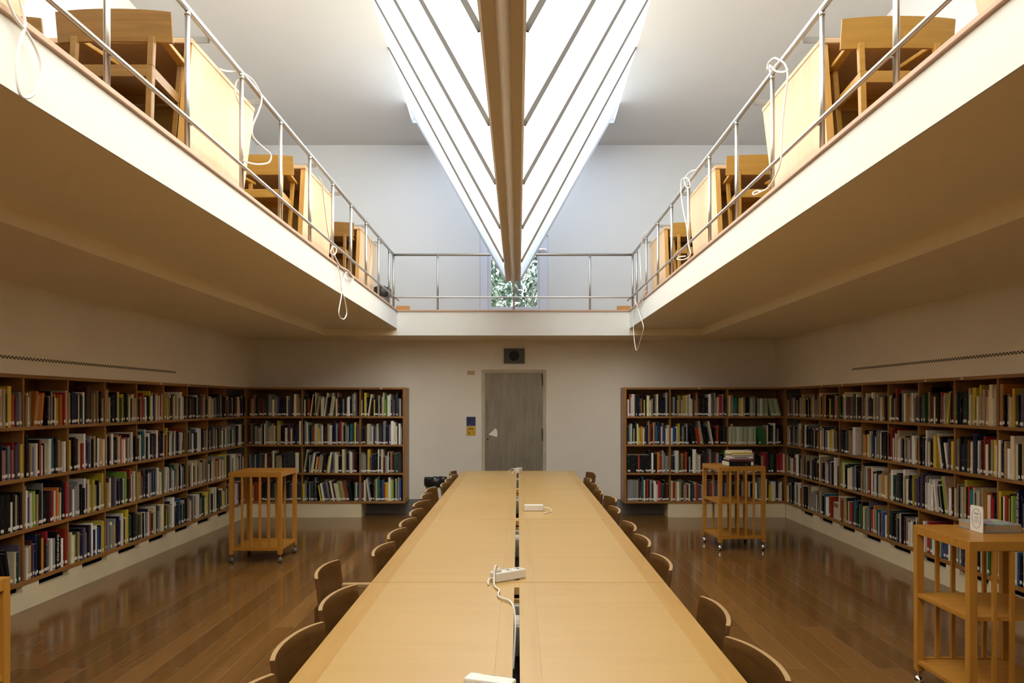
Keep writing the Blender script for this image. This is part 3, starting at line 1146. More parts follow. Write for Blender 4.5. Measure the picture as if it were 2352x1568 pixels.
tree(-0.80, 13.4, 2.6, 0.75, leaf_m[0], 'bushy green tree seen through the left half of the gallery window', 1)
tree(0.90, 13.9, 3.0, 0.85, leaf_m[0], 'bushy green tree seen through the right half of the gallery window', 2)
tree(0.0, 16.9, 3.9, 1.5, leaf_m[1], 'pale green tree in the middle behind the two bushy trees', 3)
tree(0.3, 21.0, 5.6, 2.0, leaf_m[2], 'dark tree far behind the pale green tree', 4)

# ------------------------------------------------------------------ the hanging glass skylight
KZ = 3.22
KE = 0.090                                       # half width of the keel
Yk = [-6.0, -4.6, -3.2, -1.8, -0.4, 0.9, 2.12, 3.31, 4.43, 5.62, 7.06, 8.74, 10.02]
Yo = [-5.8, -4.5, -3.2, -1.9, -0.6, 0.95, 2.35, 3.82, 5.02, 6.10, 7.28, 8.36, 9.75]
sky = thing('hanging_skylight', 'wedge-shaped frosted glass skylight hanging from the ceiling over the long table', 'skylight', (XC, 0, 0))
for s in (-1, 1):
    for i in range(len(Yk) - 1):
        # each pane sags a little between its edges, like the real glass skin
        N = 10
        vs, fs = [], []
        for a in range(N + 1):
            t = a / N
            for c in range(7):
                q = c / 6
                yk = Yk[i] + (Yk[i + 1] - Yk[i]) * q
                yo = Yo[i] + (Yo[i + 1] - Yo[i]) * q
                p = Vector((s * KE, yk, KZ + 0.01)) * (1 - t) + Vector((s * 1.36, yo, zc(yo) + 0.02)) * t
                vs.append(p)
        for a in range(N):
            for c in range(6):
                fs.append((a * 7 + c, a * 7 + c + 1, (a + 1) * 7 + c + 1, (a + 1) * 7 + c))
        m = MB()
        m._add(vs, fs)
        m.build('pane', sail_pale_sky if i == len(Yk) - 2 else sail_m, sky, smooth=True)
    for i in range(1, len(Yk)):
        p, q = Vector((s * (KE + 0.004), Yk[i], KZ)), Vector((s * 1.355, Yo[i], zc(Yo[i]) + 0.01))
        w_ = 0.011 if i < len(Yk) - 1 else 0.018
        MB().bar(p, q, w_, 0.036, side=(0, 1, 0)).build('glazing_bar', bar_m if i < len(Yk) - 1 else bar_end_m, sky)
# the glass triangle that closes the far end
m = MB()
N = 8
vs, fs = [], []
for a in range(N + 1):
    t = a / N
    for s in (-1, 1):
        vs.append(Vector((s * KE, Yk[-1], KZ + 0.01)) * (1 - t) + Vector((s * 1.36, Yo[-1], zc(Yo[-1]) + 0.02)) * t)
for a in range(N):
    fs.append((2 * a, 2 * a + 1, 2 * a + 3, 2 * a + 2))
m._add(vs, fs)
m.build('end_pane', sail_sky, sky)
# pane added to close the open gap beyond the wedge against direct sun
m = MB()
ya, yb = Yo[-1] - 0.02, KY1 - 0.004
m._add([(-1.36, ya, zc(ya) + 0.06), (1.36, ya, zc(ya) + 0.06), (1.36, yb, zc(yb) + 0.06), (-1.36, yb, zc(yb) + 0.06)], [(0, 1, 2, 3)])
m.build('added_roof_pane', sail_sky, sky)
# keel: two raised lips and a downward fin
prof = [(-0.100, KZ + 0.03), (-0.100, KZ - 0.005), (-0.086, KZ - 0.022), (-0.032, KZ - 0.004), (-0.010, KZ - 0.055), (0.0, KZ - 0.070), (0.010, KZ - 0.055),
        (0.032, KZ - 0.004), (0.086, KZ - 0.022), (0.100, KZ - 0.005), (0.100, KZ + 0.03)]
MB().prism(prof, Yk[0] - 0.05, Yk[-1] + 0.03, 'y').build('keel', keel_m, sky)

# ------------------------------------------------------------------ steel railing round the opening
UT = UF + 0.024
RX0, RX1, RY = OL - 0.050, OR_ + 0.044, 10.335
RZ, RM = 3.615, 3.035
rail = thing('railing', 'brushed steel railing around the gallery opening', 'railing', (XC, RY, UT))
off = Vector((-XC, -RY, -UT))
T = lambda x, y, z: Vector((x, y, z)) + off
for pa, pb in ((T(RX0, OF + 0.1, RZ), T(RX0, RY, RZ)), (T(RX1, OF + 0.1, RZ), T(RX1, RY, RZ)), (T(RX0 - 0.017, RY, RZ), T(RX1 + 0.017, RY, RZ))):
    MB().tube([pa, pb], 0.0175, 12).build('top_rail', steel, rail, smooth=True)
m = MB()
o = 0.024
m.tube(smooth_path([T(RX0 + o, OF + 0.1, RM), T(RX0 + o, 5, RM), T(RX0 + o, RY - 0.11, RM), T(RX0 + o + 0.012, RY - 0.045, RM), T(RX0 + o + 0.09, RY - o, RM),
                    T(0, RY - o, RM), T(RX1 - o - 0.09, RY - o, RM), T(RX1 - o - 0.012, RY - 0.045, RM), T(RX1 - o, RY - 0.11, RM), T(RX1 - o, 5, RM), T(RX1 - o, OF + 0.1, RM)], 8), 0.0115, 10)
m.build('lower_rail', steel, rail, smooth=True)
posts = [(RX0, 9.985 - 0.7616 * k) for k in range(21)] + [(RX1, 9.985 - 0.7616 * k) for k in range(21)] + [(RX0, RY), (RX1, RY), (-1.09, RY), (-0.058, RY), (0.975, RY)]
for x, y in posts:
    if y < OF + 0.1:
        continue
    m = MB()
    m.tube([T(x, y, UT + 0.0005), T(x, y, RZ - 0.012)], 0.0135, 12)
    m.tube([T(x, y, RZ - 0.034), T(x, y, RZ - 0.016)], 0.0155, 12)
    ox_ = o if x == RX0 else (-o if x == RX1 else 0)
    oy_ = -o if abs(y - RY) < 0.01 and x not in (RX0, RX1) else 0
    m.tube([T(x, y, RM - 0.012), T(x + ox_, y + oy_, RM - 0.012)], 0.006, 6)
    m.build('post', steel, rail, smooth=True)

# ------------------------------------------------------------------ gallery desks along the railing
DY = [1.94, 4.16, 6.38, 8.60]
ROWW = ['nearest the camera', 'second from the camera', 'third from the camera', 'farthest from the camera']


def desk(s, y, label, group):
    """s = -1 left gallery, +1 right gallery; the side panel stands by the railing"""
    x = XC + s * 1.715
    t = thing('reading_desk', label, 'desk', (x, y, UF + 0.0042), 0, group)
    L, D = 0.98, 1.36
    e = s
    zt = 0.757

    def xr(a, c):
        return (min(a * e, c * e), max(a * e, c * e))
    a, c = xr(0.0, 0.040)
    # side panel by the railing: a slanted board, veneer on the room side, oak edge to the front
    m = MB()
    Pn = [(-0.12, 0.0), (0.74, 0.0), (0.975, zt - 0.03), (0.0, zt - 0.03)]
    m.prism(Pn, a, c, 'x')
    m.f = m.f
    p = m.build('side_panel', [desk_wood, desk_edge], t)
    for f in p.data.polygons:
        if abs(f.normal.x) < 0.5:
            f.material_index = 1
    a, c = xr(D - 0.04, D)
    MB().prism(Pn, a, c, 'x').build('side_panel', desk_wood, t)
    a, c = xr(-0.004, D + 0.004)
    m = MB()
    m.prism([(-0.012, zt - 0.03), (0.985, zt - 0.03), (0.985, zt), (-0.012, zt)], a, c, 'x')
    m.build('desktop', desk_wood, t, bevel=0.006)
    a, c = xr(0.04, D - 0.04)
    m = MB()
    m.hexa([(a, 0.50, 0.28), (c, 0.50, 0.28), (c, 0.525, 0.28), (a, 0.525, 0.28), (a, 0.66, zt - 0.03), (c, 0.66, zt - 0.03), (c, 0.685, zt - 0.03), (a, 0.685, zt - 0.03)])
    m.build('modesty_panel', upchair_dark, t)
    for yy in (0.055, 0.93):
        a, c = xr(-0.0722, 0.165)
        m = MB()
        m.box(a, c, yy - 0.003, yy + 0.003, zt + 0.0005, zt + 0.036)
        br = m.build('bracket', bracket_m, t)
        m = MB()
        m.lathe([(0.010, 0), (0.010, 0.008), (0.005, 0.012)], n=10)
        bo = m.build('bolt', chrome, br, loc=(e * 0.13, yy - 0.003, zt + 0.018))
        bo.rotation_euler = (PI / 2, 0, 0)
    return t


for s, side in ((-1, 'left'), (1, 'right')):
    for i, y in enumerate(DY):
        desk(s, y, f'light wood reading desk by the {side} gallery railing, {ROWW[i]}', 'reading desks on the gallery')


# ------------------------------------------------------------------ armchairs
def armchair(name, label, group, W, wm, em, back0=0.605, back1=0.775, sag=0.04, inset=0.0, zarm=0.64):
    """origin on the floor below the middle of the back; the sitter looks along +y"""
    t = thing(name, label, 'chair', (0, 0, 0), 0, group)
    N = 14
    vs, fs = [], []
    th = 0.016
    for i in range(N + 1):
        q = -1 + 2 * i / N
        x = q * W / 2
        y = -sag * (1 - abs(q) ** 2.4)
        nx = -2.4 * sag * (abs(q) ** 1.4) * (1 if q > 0 else -1) / (W / 2)
        n = Vector((nx, 1, 0)).normalized() * th
        bow = 0.008 * (1 - q * q)
        for z, tilt in ((back0, 0.0), (back1 + bow, -0.022)):
            vs.append((x - n.x / 2, y - n.y / 2 + tilt, z))
            vs.append((x + n.x / 2, y + n.y / 2 + tilt, z))
    for i in range(N):
        a, c = i * 4, (i + 1) * 4
        fs += [(a, c, c + 2, a + 2), (a + 1, a + 3, c + 3, c + 1), (a + 2, c + 2, c + 3, a + 3), (a, a + 1, c + 1, c)]
    fs += [(0, 2, 3, 1), (N * 4, N * 4 + 1, N * 4 + 3, N * 4 + 2)]
    m = MB()
    m._add(vs, fs)
    p = m.build('backrest', [wm, em], t)
    for f in p.data.polygons:
        if abs(f.normal.z) > 0.7:
            f.material_index = 1
    hx = W / 2 - 0.075 - inset * 0.25
    for s in (-1, 1):
        m = MB()
        m.bar((s * hx, -0.060, 0), (s * hx, -0.035, 0.43), 0.030, 0.034)
        m.bar((s * hx, -0.035, 0.43), (s * hx, -sag * 0.55 - 0.014, back0 + 0.02), 0.030, 0.030)
        m.build('rear_leg', wm, t, bevel=0.003)
        wa = W / 2 - inset
        m = MB()
        m.bar((s * (wa - 0.06), 0.33 - inset * 0.6, 0), (s * (wa - 0.035), 0.385 - inset * 0.6, zarm), 0.028, 0.036)
        m.build('front_leg', wm, t, bevel=0.003)
        m = MB()
        x0, x1, y1 = s * (W / 2 - 0.012 - inset * 0.7), s * (wa - 0.035), 0.44 - inset * 0.6
        m.hexa([(x0 - 0.018, 0.0, zarm - 0.012), (x0 + 0.018, 0.0, zarm - 0.012), (x1 + 0.026, y1, zarm - 0.004), (x1 - 0.026, y1, zarm - 0.004),
                (x0 - 0.018, 0.0, zarm + 0.010), (x0 + 0.018, 0.0, zarm + 0.010), (x1 + 0.026, y1, zarm + 0.018), (x1 - 0.026, y1, zarm + 0.018)])
        m.build('armrest', em, t, bevel=0.004)
        m = MB()
        m.bar((s * hx, -0.03, 0.405), (s * (wa - 0.045), 0.365 - inset * 0.6, 0.405), 0.022, 0.05)
        m.build('side_rail', wm, t)
        m = MB()
        m.bar((s * hx, -0.05, 0.16), (s * (wa - 0.055), 0.34 - inset * 0.6, 0.16), 0.018, 0.028)
        m.build('stretcher', wm, t)
    m = MB()
    m.box(-hx, hx, -0.052, -0.026, 0.375, 0.432)
    m.build('rear_rail', wm, t)
    m = MB()
    m.box(-wa + 0.05, wa - 0.05, 0.345 - inset * 0.6, 0.372 - inset * 0.6, 0.375, 0.425)
    m.build('front_rail', wm, t)
    m = MB()
    m.prism([(-hx + 0.014, -0.022), (hx - 0.014, -0.022), (wa - 0.055, 0.405 - inset * 0.6), (wa - 0.085, 0.425 - inset * 0.6), (-wa + 0.085, 0.425 - inset * 0.6), (-wa + 0.055, 0.405 - inset * 0.6)], 0.4255, 0.447, 'z')
    m.build('seat', wm, t, bevel=0.004)
    return t


UGRP = 'armchairs at the gallery desks'
proto_g = armchair('armchair', None, UGRP, 0.57, upchair_wood, upchair_wood, 0.560, 0.702, 0.016, 0.075, 0.60)
proto_d = armchair('armchair', None, UGRP, 0.57, upchair_dark, upchair_wood, 0.560, 0.702, 0.016, 0.075, 0.60)
kg, kd = kid_map(proto_g), kid_map(proto_d)
used = set()


def place(proto, km, x, y, z, rz, label):
    c = proto if proto.name not in used else copy_tree(proto, km)
    used.add(proto.name)
    c.location = (x, y, z)
    c.rotation_euler = (0, 0, rz)
    c['label'] = label
    return c


UZ = UF + 0.0042
place(proto_d, kd, XC - 1.940, 3.80, UZ, 0.0, 'dark oak armchair on the left gallery behind the railing, nearest the camera')
place(proto_d, kd, XC - 2.62, 3.86, UZ, 0.0, 'second dark oak armchair on the left gallery, farther from the railing')
place(proto_g, kg, XC - 1.985, 6.00, UZ, 0.0, 'golden oak armchair on the left gallery at the middle desk')
place(proto_d, kd, XC - 1.985, 8.20, UZ, 0.0, 'oak armchair on the left gallery at the far desk')
place(proto_g, kg, XC + 1.985, 3.87, UZ, 0.0, 'golden oak armchair on the right gallery behind the railing, nearest the camera')
place(proto_g, kg, XC + 1.985, 6.00, UZ, 0.0, 'golden oak armchair on the right gallery at the middle desk')
place(proto_g, kg, XC + 1.985, 8.22, UZ, 0.0, 'golden oak armchair on the right gallery at the far desk')

# ------------------------------------------------------------------ long reading table: four tables end to end
TW, TZ, TT = 0.7065, 0.74, 0.035
TS, TL = 1.645, 2.0167
POSW = ['nearest the camera', 'second from the camera', 'third from the camera', 'farthest from the camera, by the metal door']
SOCK = {}
for i in range(4):
    y0 = TS + TL * i + 0.0035
    L = TL - 0.007
    t = thing('reading_table', f'light wood reading table with a cable slot, {POSW[i]}', 'table', (0, y0, 0), 0, 'reading tables in one long row')
    sl, se = 0.0115, 0.095
    xa, xb = 0.0755, TW - 0.085
    for s in (-1, 1):
        m = MB()
        m.box(min(s * xa, s * xb), max(s * xa, s * xb), 0, L, TZ - TT, TZ)
        m.build('tabletop', table_wood, t, bevel=0.0006)
    for s in (-1, 1):
        m = MB()
        m.box(min(s * xb, s * TW), max(s * xb, s * TW), 0, L, TZ - TT, TZ)
        m.build('edge_band', table_band, t, bevel=0.0008)
    m = MB()
    cx_ = -0.006
    m.box(-xa, cx_ - sl, 0, L, TZ - TT, TZ)
    m.box(cx_ + sl, xa, 0, L, TZ - TT, TZ)
    m.box(cx_ - sl, cx_ + sl, 0, se * 0.45, TZ - TT, TZ)
    m.box(cx_ - sl, cx_ + sl, L - se, L, TZ - TT, TZ)
    m.build('slot_band', table_slot, t, bevel=0.0006)
    m = MB()
    m.box(-0.09, 0.08, 0.05, L - 0.05, TZ - 0.19, TZ - 0.18)
    m.box(-0.09, -0.08, 0.05, L - 0.05, TZ - 0.18, TZ - TT)
    m.box(0.07, 0.08, 0.05, L - 0.05, TZ - 0.18, TZ - TT)
    m.box(-0.08, 0.07, 0.05, 0.06, TZ - 0.18, TZ - TT)
    m.box(-0.08, 0.07, L - 0.06, L - 0.05, TZ - 0.18, TZ - TT)
    m.build('cable_tray', black_m, t)
    for ya, yb in ((L - 0.21, L - 0.155), (L - 0.53, L - 0.36)):
        m = MB()
        m.box(-0.055, 0.045, ya, yb, TZ - 0.18, TZ - 0.055)
        so = m.build('socket_block', white_plastic, t, bevel=0.004)
        MB().box(-0.03, 0.018, ya + 0.012, ya + (yb - ya) * 0.45, TZ - 0.0555, TZ - 0.052).build('socket_face', socket_grey, so)
    for s in (-1, 1):
        MB().box(min(s * 0.62, s * 0.60), max(s * 0.62, s * 0.60), 0.16, L - 0.16, TZ - TT - 0.043, TZ - TT).build('apron', table_band, t)
    for yy in (0.16, L - 0.18):
        MB().box(-0.60, 0.60, yy, yy + 0.02, TZ - TT - 0.043, TZ - TT).build('apron', table_band, t)
    for sx in (-1, 1):
        for yy in (0.17, L - 0.17):
            m = MB()
            x_ = sx * 0.585
            m.hexa([(x_ - 0.022, yy - 0.022, 0), (x_ + 0.022, yy - 0.022, 0), (x_ + 0.022, yy + 0.022, 0), (x_ - 0.022, yy + 0.022, 0),
                    (x_ - 0.032, yy - 0.032, TZ - TT), (x_ + 0.032, yy - 0.032, TZ - TT), (x_ + 0.032, yy + 0.032, TZ - TT), (x_ - 0.032, yy + 0.032, TZ - TT)])
            m.build('leg', table_band, t, bevel=0.003)

# chairs round the table: (near end x, near end y, far end x, far end y) of each back as seen
LCH = [(-0.79, 1.90, -0.745, 2.33), (-0.785, 2.455, -0.735, 2.885), (-0.785, 3.05, -0.735, 3.48), (-0.945, 3.60, -0.945, 4.035), (-0.778, 4.14, -0.74, 4.56),
       (-0.782, 4.66, -0.745, 5.08), (-0.78, 5.11, -0.74, 5.53), (-0.782, 5.61, -0.75, 6.03), (-0.83, 6.12, -0.755, 6.53), (-0.83, 6.62, -0.79, 7.05),
       (-0.85, 7.10, -0.80, 7.52), (-0.752, 7.58, -0.715, 8.00), (-0.752, 8.03, -0.712, 8.45), (-0.737, 8.49, -0.705, 8.91), (-0.785, 8.95, -0.76, 9.37)]
RCH = [(0.800, 2.28, 0.735, 2.70), (0.775, 2.84, 0.780, 3.275), (0.748, 3.785, 0.735, 4.215), (0.748, 4.41, 0.735, 4.84), (0.748, 4.96, 0.735, 5.38),
       (0.748, 5.75, 0.735, 6.17), (0.815, 6.43, 0.775, 6.85), (0.750, 6.96, 0.735, 7.38), (0.770, 7.50, 0.745, 7.92), (0.755, 8.07, 0.735, 8.49), (0.880, 8.80, 0.825, 9.22)]
DGRP = 'armchairs round the long table'
low = armchair('armchair', None, DGRP, 0.44, chair_wood, chair_edge, 0.60, 0.772, 0.036)
kl = kid_map(low)
for side, lst in (('left', LCH), ('right', RCH)):
    for i, (xn, yn, xf, yf) in enumerate(lst):
        dx, dy = xf - xn, yf - yn
        L = math.hypot(dx, dy)
        n = (dy / L, -dx / L) if side == 'left' else (-dy / L, dx / L)
        rz = math.atan2(n[1], n[0]) - PI / 2
        extra = ', pulled out' if (side == 'left' and i == 3) or (side == 'right' and i in (6, 10)) else ''
        place(low, kl, (xn + xf) / 2 + n[0] * 0.016, (yn + yf) / 2 + n[1] * 0.016, 0, rz, f'curved-back oak armchair, {ORD[i + 1]} from the camera on the {side} side of the table{extra}')


# ------------------------------------------------------------------ book carts
def cart(label, x, y, rz, mid, hood=None):
    """origin on the floor at the near left corner"""
    W, D, Z = 0.525, 0.54, 0.910
    P = 0.040
    t = thing('book_cart', label, 'cart', (x, y, 0), rz, 'oak book carts on casters')
    wx, wy, wz = cart_wood['x'], cart_wood['y'], cart_wood['z']
    m = MB()
    m.box(0.012, W - 0.012, 0.012, D - 0.012, Z - 0.018, Z - 0.0015)
    m.build('top_board', wx, t)
    for q in ((P, W - P, 0, 0.022), (P, W - P, D - 0.022, D), (0, 0.022, P, D - P), (W - 0.022, W, P, D - P)):
        MB().box(*q, Z - 0.048, Z).build('top_rail', wx, t, bevel=0.002)
    for a in (0, W - P):
        for c in (0, D - P):
            m = MB()
            m.box(a, a + P, c, c + P, 0.088, Z)
            m.build('corner_post', wz, t, bevel=0.002)
            m = MB()
            xx, yy = a + P / 2, c + P / 2
            m.lathe([(0.008, 0.055), (0.008, 0.088)], xx, yy, 10)
            m.lathe([(0.014, 0.080), (0.014, 0.088)], xx, yy, 10)
            ca = m.build('caster', chrome, t)
            m = MB()
            m.lathe([(0.004, 0.006), (0.018, 0.011), (0.025, 0.024), (0.026, 0.034), (0.023, 0.046), (0.014, 0.056), (0.004, 0.060)], xx, yy, 18)
            m.build('ball_hood', hood or chrome, ca, smooth=True)
            m = MB()
            m.tube([(xx - 0.013, yy, 0.022), (xx + 0.013, yy, 0.022)], 0.0215, 16)
            m.build('wheel', black_m, ca, smooth=True)
    for zz, on in ((0.150, True), (0.529, mid)):
        if on:
            m = MB()
            m.box(0.004, P, P, D - P, zz - 0.022, zz)
            m.box(P, W - P, 0.022, D - 0.022, zz - 0.022, zz)
            m.box(W - P, W - 0.004, P, D - P, zz - 0.022, zz)
            m.build('shelf', wx, t, bevel=0.0015)
    for c in (0.0, D - 0.022):
        m = MB()
        m.box(P, W - P, c, c + 0.022, 0.126, 0.158)
        m.build('bottom_rail', wx, t, bevel=0.0015)
    for c in (0.002, D - 0.020):
        for k in range(1, 5):
            xx = P + (W - 2 * P) * k / 5
            m = MB()
            m.box(xx - 0.0105, xx + 0.0105, c, c + 0.018, 0.158, Z - 0.048)
            m.build('slat', wz, t, bevel=0.0015)
    return t


cart('oak book cart without middle shelf, standing before the back left bookcase', -2.892, 7.62, 0.0, False, caster_grey)
cart('oak book cart carrying a pile of books, before the back right bookcase', 2.178, 8.26, math.radians(5.5), True)
cart('large looking oak book cart at right with a white card on top', 2.252, 3.80, 0.0, True)
cart('oak book cart cut off at the bottom left edge of the photo', -2.550, 2.50, 0.0, True)

# pile of books on the far right cart
CT = 0.910
pile = [('k', 0.29, 0.052, 0.21, 0.02, 'thick black book at the bottom of the pile on the book cart'),
        ('m', 0.27, 0.014, 0.20, 0.0, 'thin maroon book on top of the thick black one, cart pile'),
        ('p', 0.28, 0.016, 0.20, -0.03, 'rose book in the middle of the cart pile'),
        ('w', 0.245, 0.022, 0.19, 0.02, 'white book with a dark title strip, cart pile'),
        ('s', 0.25, 0.013, 0.18, -0.02, 'thin grey book below the cream ones, cart pile'),
        ('c', 0.25, 0.012, 0.18, 0.04, 'third book from the top of the cart pile, thin and cream'),
        ('y', 0.245, 0.015, 0.185, 0.01, 'pale yellow book, second from the top of the cart pile'),
        ('c', 0.24, 0.020, 0.18, -0.01, 'cream book on top of the pile on the book cart')]
z = CT
for c, L, h, dpt, rz, lab in pile:
    m = MB()
    t_ = min(0.002, h * 0.2)
    m.box(-L / 2, L / 2, -dpt / 2, -dpt / 2 + 0.003, 0, h)
    m.box(-L / 2, L / 2, -dpt / 2 + 0.003, dpt / 2, 0, t_)
    m.box(-L / 2, L / 2, -dpt / 2 + 0.003, dpt / 2, h - t_, h)
    o = m.build('book', BMAT[c], loc=(2.455 + rnd.uniform(-0.012, 0.012), 8.475, z + 0.0003), rz=math.radians(5.5) + rz)
    tag(o, lab, 'book', 'books piled on the book cart')
    MB().box(-L / 2 + 0.003, L / 2 - 0.003, -dpt / 2 + 0.0032, dpt / 2 - 0.003, t_ + 0.0001, h - t_ - 0.0001).build('page_block', paper_m, o)
    if c in 'kw':
        MB().box(L / 2 - 0.04, L / 2 - 0.012, -dpt / 2 - 0.0008, -dpt / 2 + 0.001, h * 0.1, h * 0.9).build('spine_label', sticker_m, o)
    if c == 'w':
        MB().box(-L / 2 + 0.03, L / 2 - 0.055, -dpt / 2 - 0.0006, -dpt / 2 + 0.001, h * 0.3, h * 0.7).build('title_strip', ink_m, o)
    z += h + 0.0004

# white card and magazines on the near right cart
card = tag(MB().prism([(0.0, 0.0), (0.112, 0.0), (0.112, 0.126), (0.108, 0.135), (0.099, 0.139), (0.012, 0.139), (0.004, 0.135), (0.0, 0.126)], 0, 0.004, 'x').build(
    'notice_card', white_plastic, loc=(2.465, 4.042, CT + 0.0003)), 'white upright card with an oval notice on the near right book cart', 'sign')
m = MB()
ring = [(-0.0004, 0.056 + 0.040 * math.cos(a * PI / 24), 0.071 + 0.052 * math.sin(a * PI / 24)) for a in range(49)]
m.tube(ring, 0.0010, 6)
for k, (wd, zz, hh) in enumerate(((0.042, 0.095, 0.005), (0.026, 0.083, 0.002), (0.050, 0.075, 0.002), (0.036, 0.067, 0.002), (0.054, 0.059, 0.002), (0.048, 0.051, 0.002))):
    n = int(wd / 0.006)
    for j in range(n):
        y_ = 0.056 - wd / 2 + j * 0.006
        m.box(-0.0006, 0.0004, y_, y_ + (0.0045 if (j + k) % 3 else 0.003), zz, zz + hh)
m.build('printed_notice', ink_m, card)

for k, (dx, dy, rz, h, mt, lab) in enumerate(((0.0, 0.0, 0.05, 0.006, BMAT['s'], 'thin grey magazine lying under the others beside the white card'),
                                              (0.012, 0.012, 0.10, 0.028, BMAT['a'], 'thick tan magazine lying in the middle beside the white card'),
                                              (0.008, 0.02, 0.07, 0.006, None, 'magazine with a colourful cover lying on top beside the white card'))):
    zz = CT + [0, 0.0064, 0.0348][k] + 0.0002
    m = MB()
    m.box(0, 0.215, 0, 0.20, 0, h)
    if mt is None:
        mt, nt, bb = _mat('magazine_cover')
        tc = nt.nodes.new('ShaderNodeTexCoord')
        vo = nt.nodes.new('ShaderNodeTexVoronoi')
        vo.inputs['Scale'].default_value = 28
        hs = nt.nodes.new('ShaderNodeHueSaturation')
        hs.inputs['Saturation'].default_value = 0.6
        hs.inputs['Value'].default_value = 0.6
        nt.links.new(tc.outputs['Object'], vo.inputs['Vector'])
        nt.links.new(vo.outputs['Color'], hs.inputs['Color'])
        nt.links.new(hs.outputs['Color'], bb.inputs['Base Color'])
    o = m.build('magazine', mt, loc=(2.476 + dx, 4.055 + dy, zz), rz=rz)
    tag(o, lab, 'magazine', 'magazines on the near right cart')


# ------------------------------------------------------------------ power strips and their leads on the table
def strip(label, x, y, rz, L, Wd, H, upright, n=3):
    t = thing('power_strip', label, 'power strip', (x, y, TZ + 0.0005), rz, 'white power strips on the table')
    b = MB().box(-L / 2, L / 2, -Wd / 2, Wd / 2, 0, H).build('body', white_plastic, t, bevel=0.006)
    for k in range(n):
        xx = -L / 2 + L * (k + 0.5) / n
        m = MB()
        r = min(Wd, L / n) * 0.42
        m.lathe([(r, 0), (r, 0.0016), (r * 0.86, 0.0016), (r * 0.84, 0.0004)], n=20)
        if upright:
            so = m.build('socket', socket_grey, t, loc=(xx, 0, H - 0.0003))
        else:
            so = m.build('socket', socket_grey, t, loc=(xx, Wd / 2 - 0.0003, H / 2))
            so.rotation_euler = (-PI / 2, 0, 0)
        MB().box(-0.003, 0.003, -0.008, 0.008, 0.0005, 0.0022).build('pin_hole', ink_m, so)
    return t


def cable(name, label, pts, r=0.0048, parent=None, group=None, n=7):
    P = smooth_path(pts, 6)
    o = P[0].copy()
    m = MB().tube([p - o for p in P], r, n)
    c = m.build(name, cable_m, parent, loc=o, smooth=True)
    if parent is None:
        tag(c, label, 'cable', group)
    return c


a = math.atan2(0.105, 0.140)
ps = strip('three-socket white power strip lying across the seam of the two nearest tables', -0.050, 3.722, a, 0.180, 0.058, 0.046, True)
pl = thing('plug', 'white plug pushed into the power strip at the nearest table seam', 'plug', (-0.098, 3.686, TZ + 0.0472), 0)
m = MB()
m.lathe([(0.017, 0.0), (0.017, 0.009), (0.011, 0.016), (0.0055, 0.022)], n=14)
m.build('plug_body', white_plastic, pl, smooth=True)
cable('lead', None, [(0, 0, 0.022), (-0.012, -0.035, 0.030), (-0.016, -0.075, -0.010), (-0.012, -0.13, -0.0385), (0.012, -0.21, -0.0385), (0.008, -0.29, -0.0385), (0.020, -0.345, -0.0385),
                      (0.060, -0.40, -0.0385), (0.078, -0.47, -0.046), (0.086, -0.56, -0.075), (0.085, -0.72, -0.10), (0.080, -0.95, -0.14)], parent=pl)
cable('lead', None, [(-0.0875, 0, 0.018), (-0.11, -0.002, 0.018), (-0.135, -0.025, 0.012), (-0.150, -0.052, 0.0045)], parent=ps, r=0.0045)

ps = strip('white power strip lying on its side on the third table', 0.124, 6.10, 0.0, 0.155, 0.045, 0.050, False)
cable('lead', None, [(0.0775, 0, 0.025), (0.095, 0, 0.024), (0.125, 0.0, 0.018), (0.142, -0.04, 0.005), (0.125, -0.115, 0.0045), (0.098, -0.135, 0.0045), (0.075, -0.22, 0.0045)], parent=ps, r=0.0045)

ps = strip('small white power block at the far end of the table by the door', 0.005, 9.45, math.radians(70), 0.13, 0.06, 0.060, True, 2)
cable('lead', None, [(-0.065, 0, 0.03), (-0.085, 0.01, 0.06), (-0.10, 0.03, 0.03), (-0.16, 0.02, 0.0045), (-0.3, 0.0, 0.0045)], parent=ps, r=0.0045)
cable('lead', None, [(-0.06, 0.02, 0.045), (-0.05, 0.06, 0.055), (-0.03, 0.10, 0.03), (-0.04, 0.13, 0.0045)], parent=ps, r=0.0045)

ps = strip('large looking white power strip at the bottom edge of the photo', -0.083, 2.275, math.radians(-20), 0.150, 0.052, 0.040, False)
MB().box(-0.076, -0.035, -0.027, 0.027, -0.0002, 0.0405).build('end_cap', plain('bright_plastic', (0.86, 0.84, 0.80), 0.3), ps, bevel=0.005)
m = MB()
for x0, z0, x1, z1 in ((0.0, 0.012, 0.004, 0.03), (0.004, 0.03, 0.012, 0.024), (0.012, 0.024, 0.002, 0.018), (0.020, 0.012, 0.024, 0.028), (0.024, 0.028, 0.034, 0.014), (0.040, 0.012, 0.044, 0.022)):
    m.bar((x0, -0.0262, z0), (x1, -0.0262, z1), 0.0012, 0.0012, side=(0, 1, 0))
m.build('scribble', socket_grey, ps)


# ------------------------------------------------------------------ white cables tied to the gallery railing
def rp(x, u, v):
    """point of the plane x = const that the photo shows at (u, v)"""
    y = x * FPX / (u - CX)
    return (x, y, CAMZ + (CY - v) * y / FPX)


def railcable(label, x, uv, dx=None):
    pts = []
    for i, (u, v) in enumerate(uv):
        d = (dx[i] if dx else 0.0)
        pts.append(rp(x + d, u, v))
    return cable('cable', label, pts, 0.0052, group='white cables tied to the gallery railing')


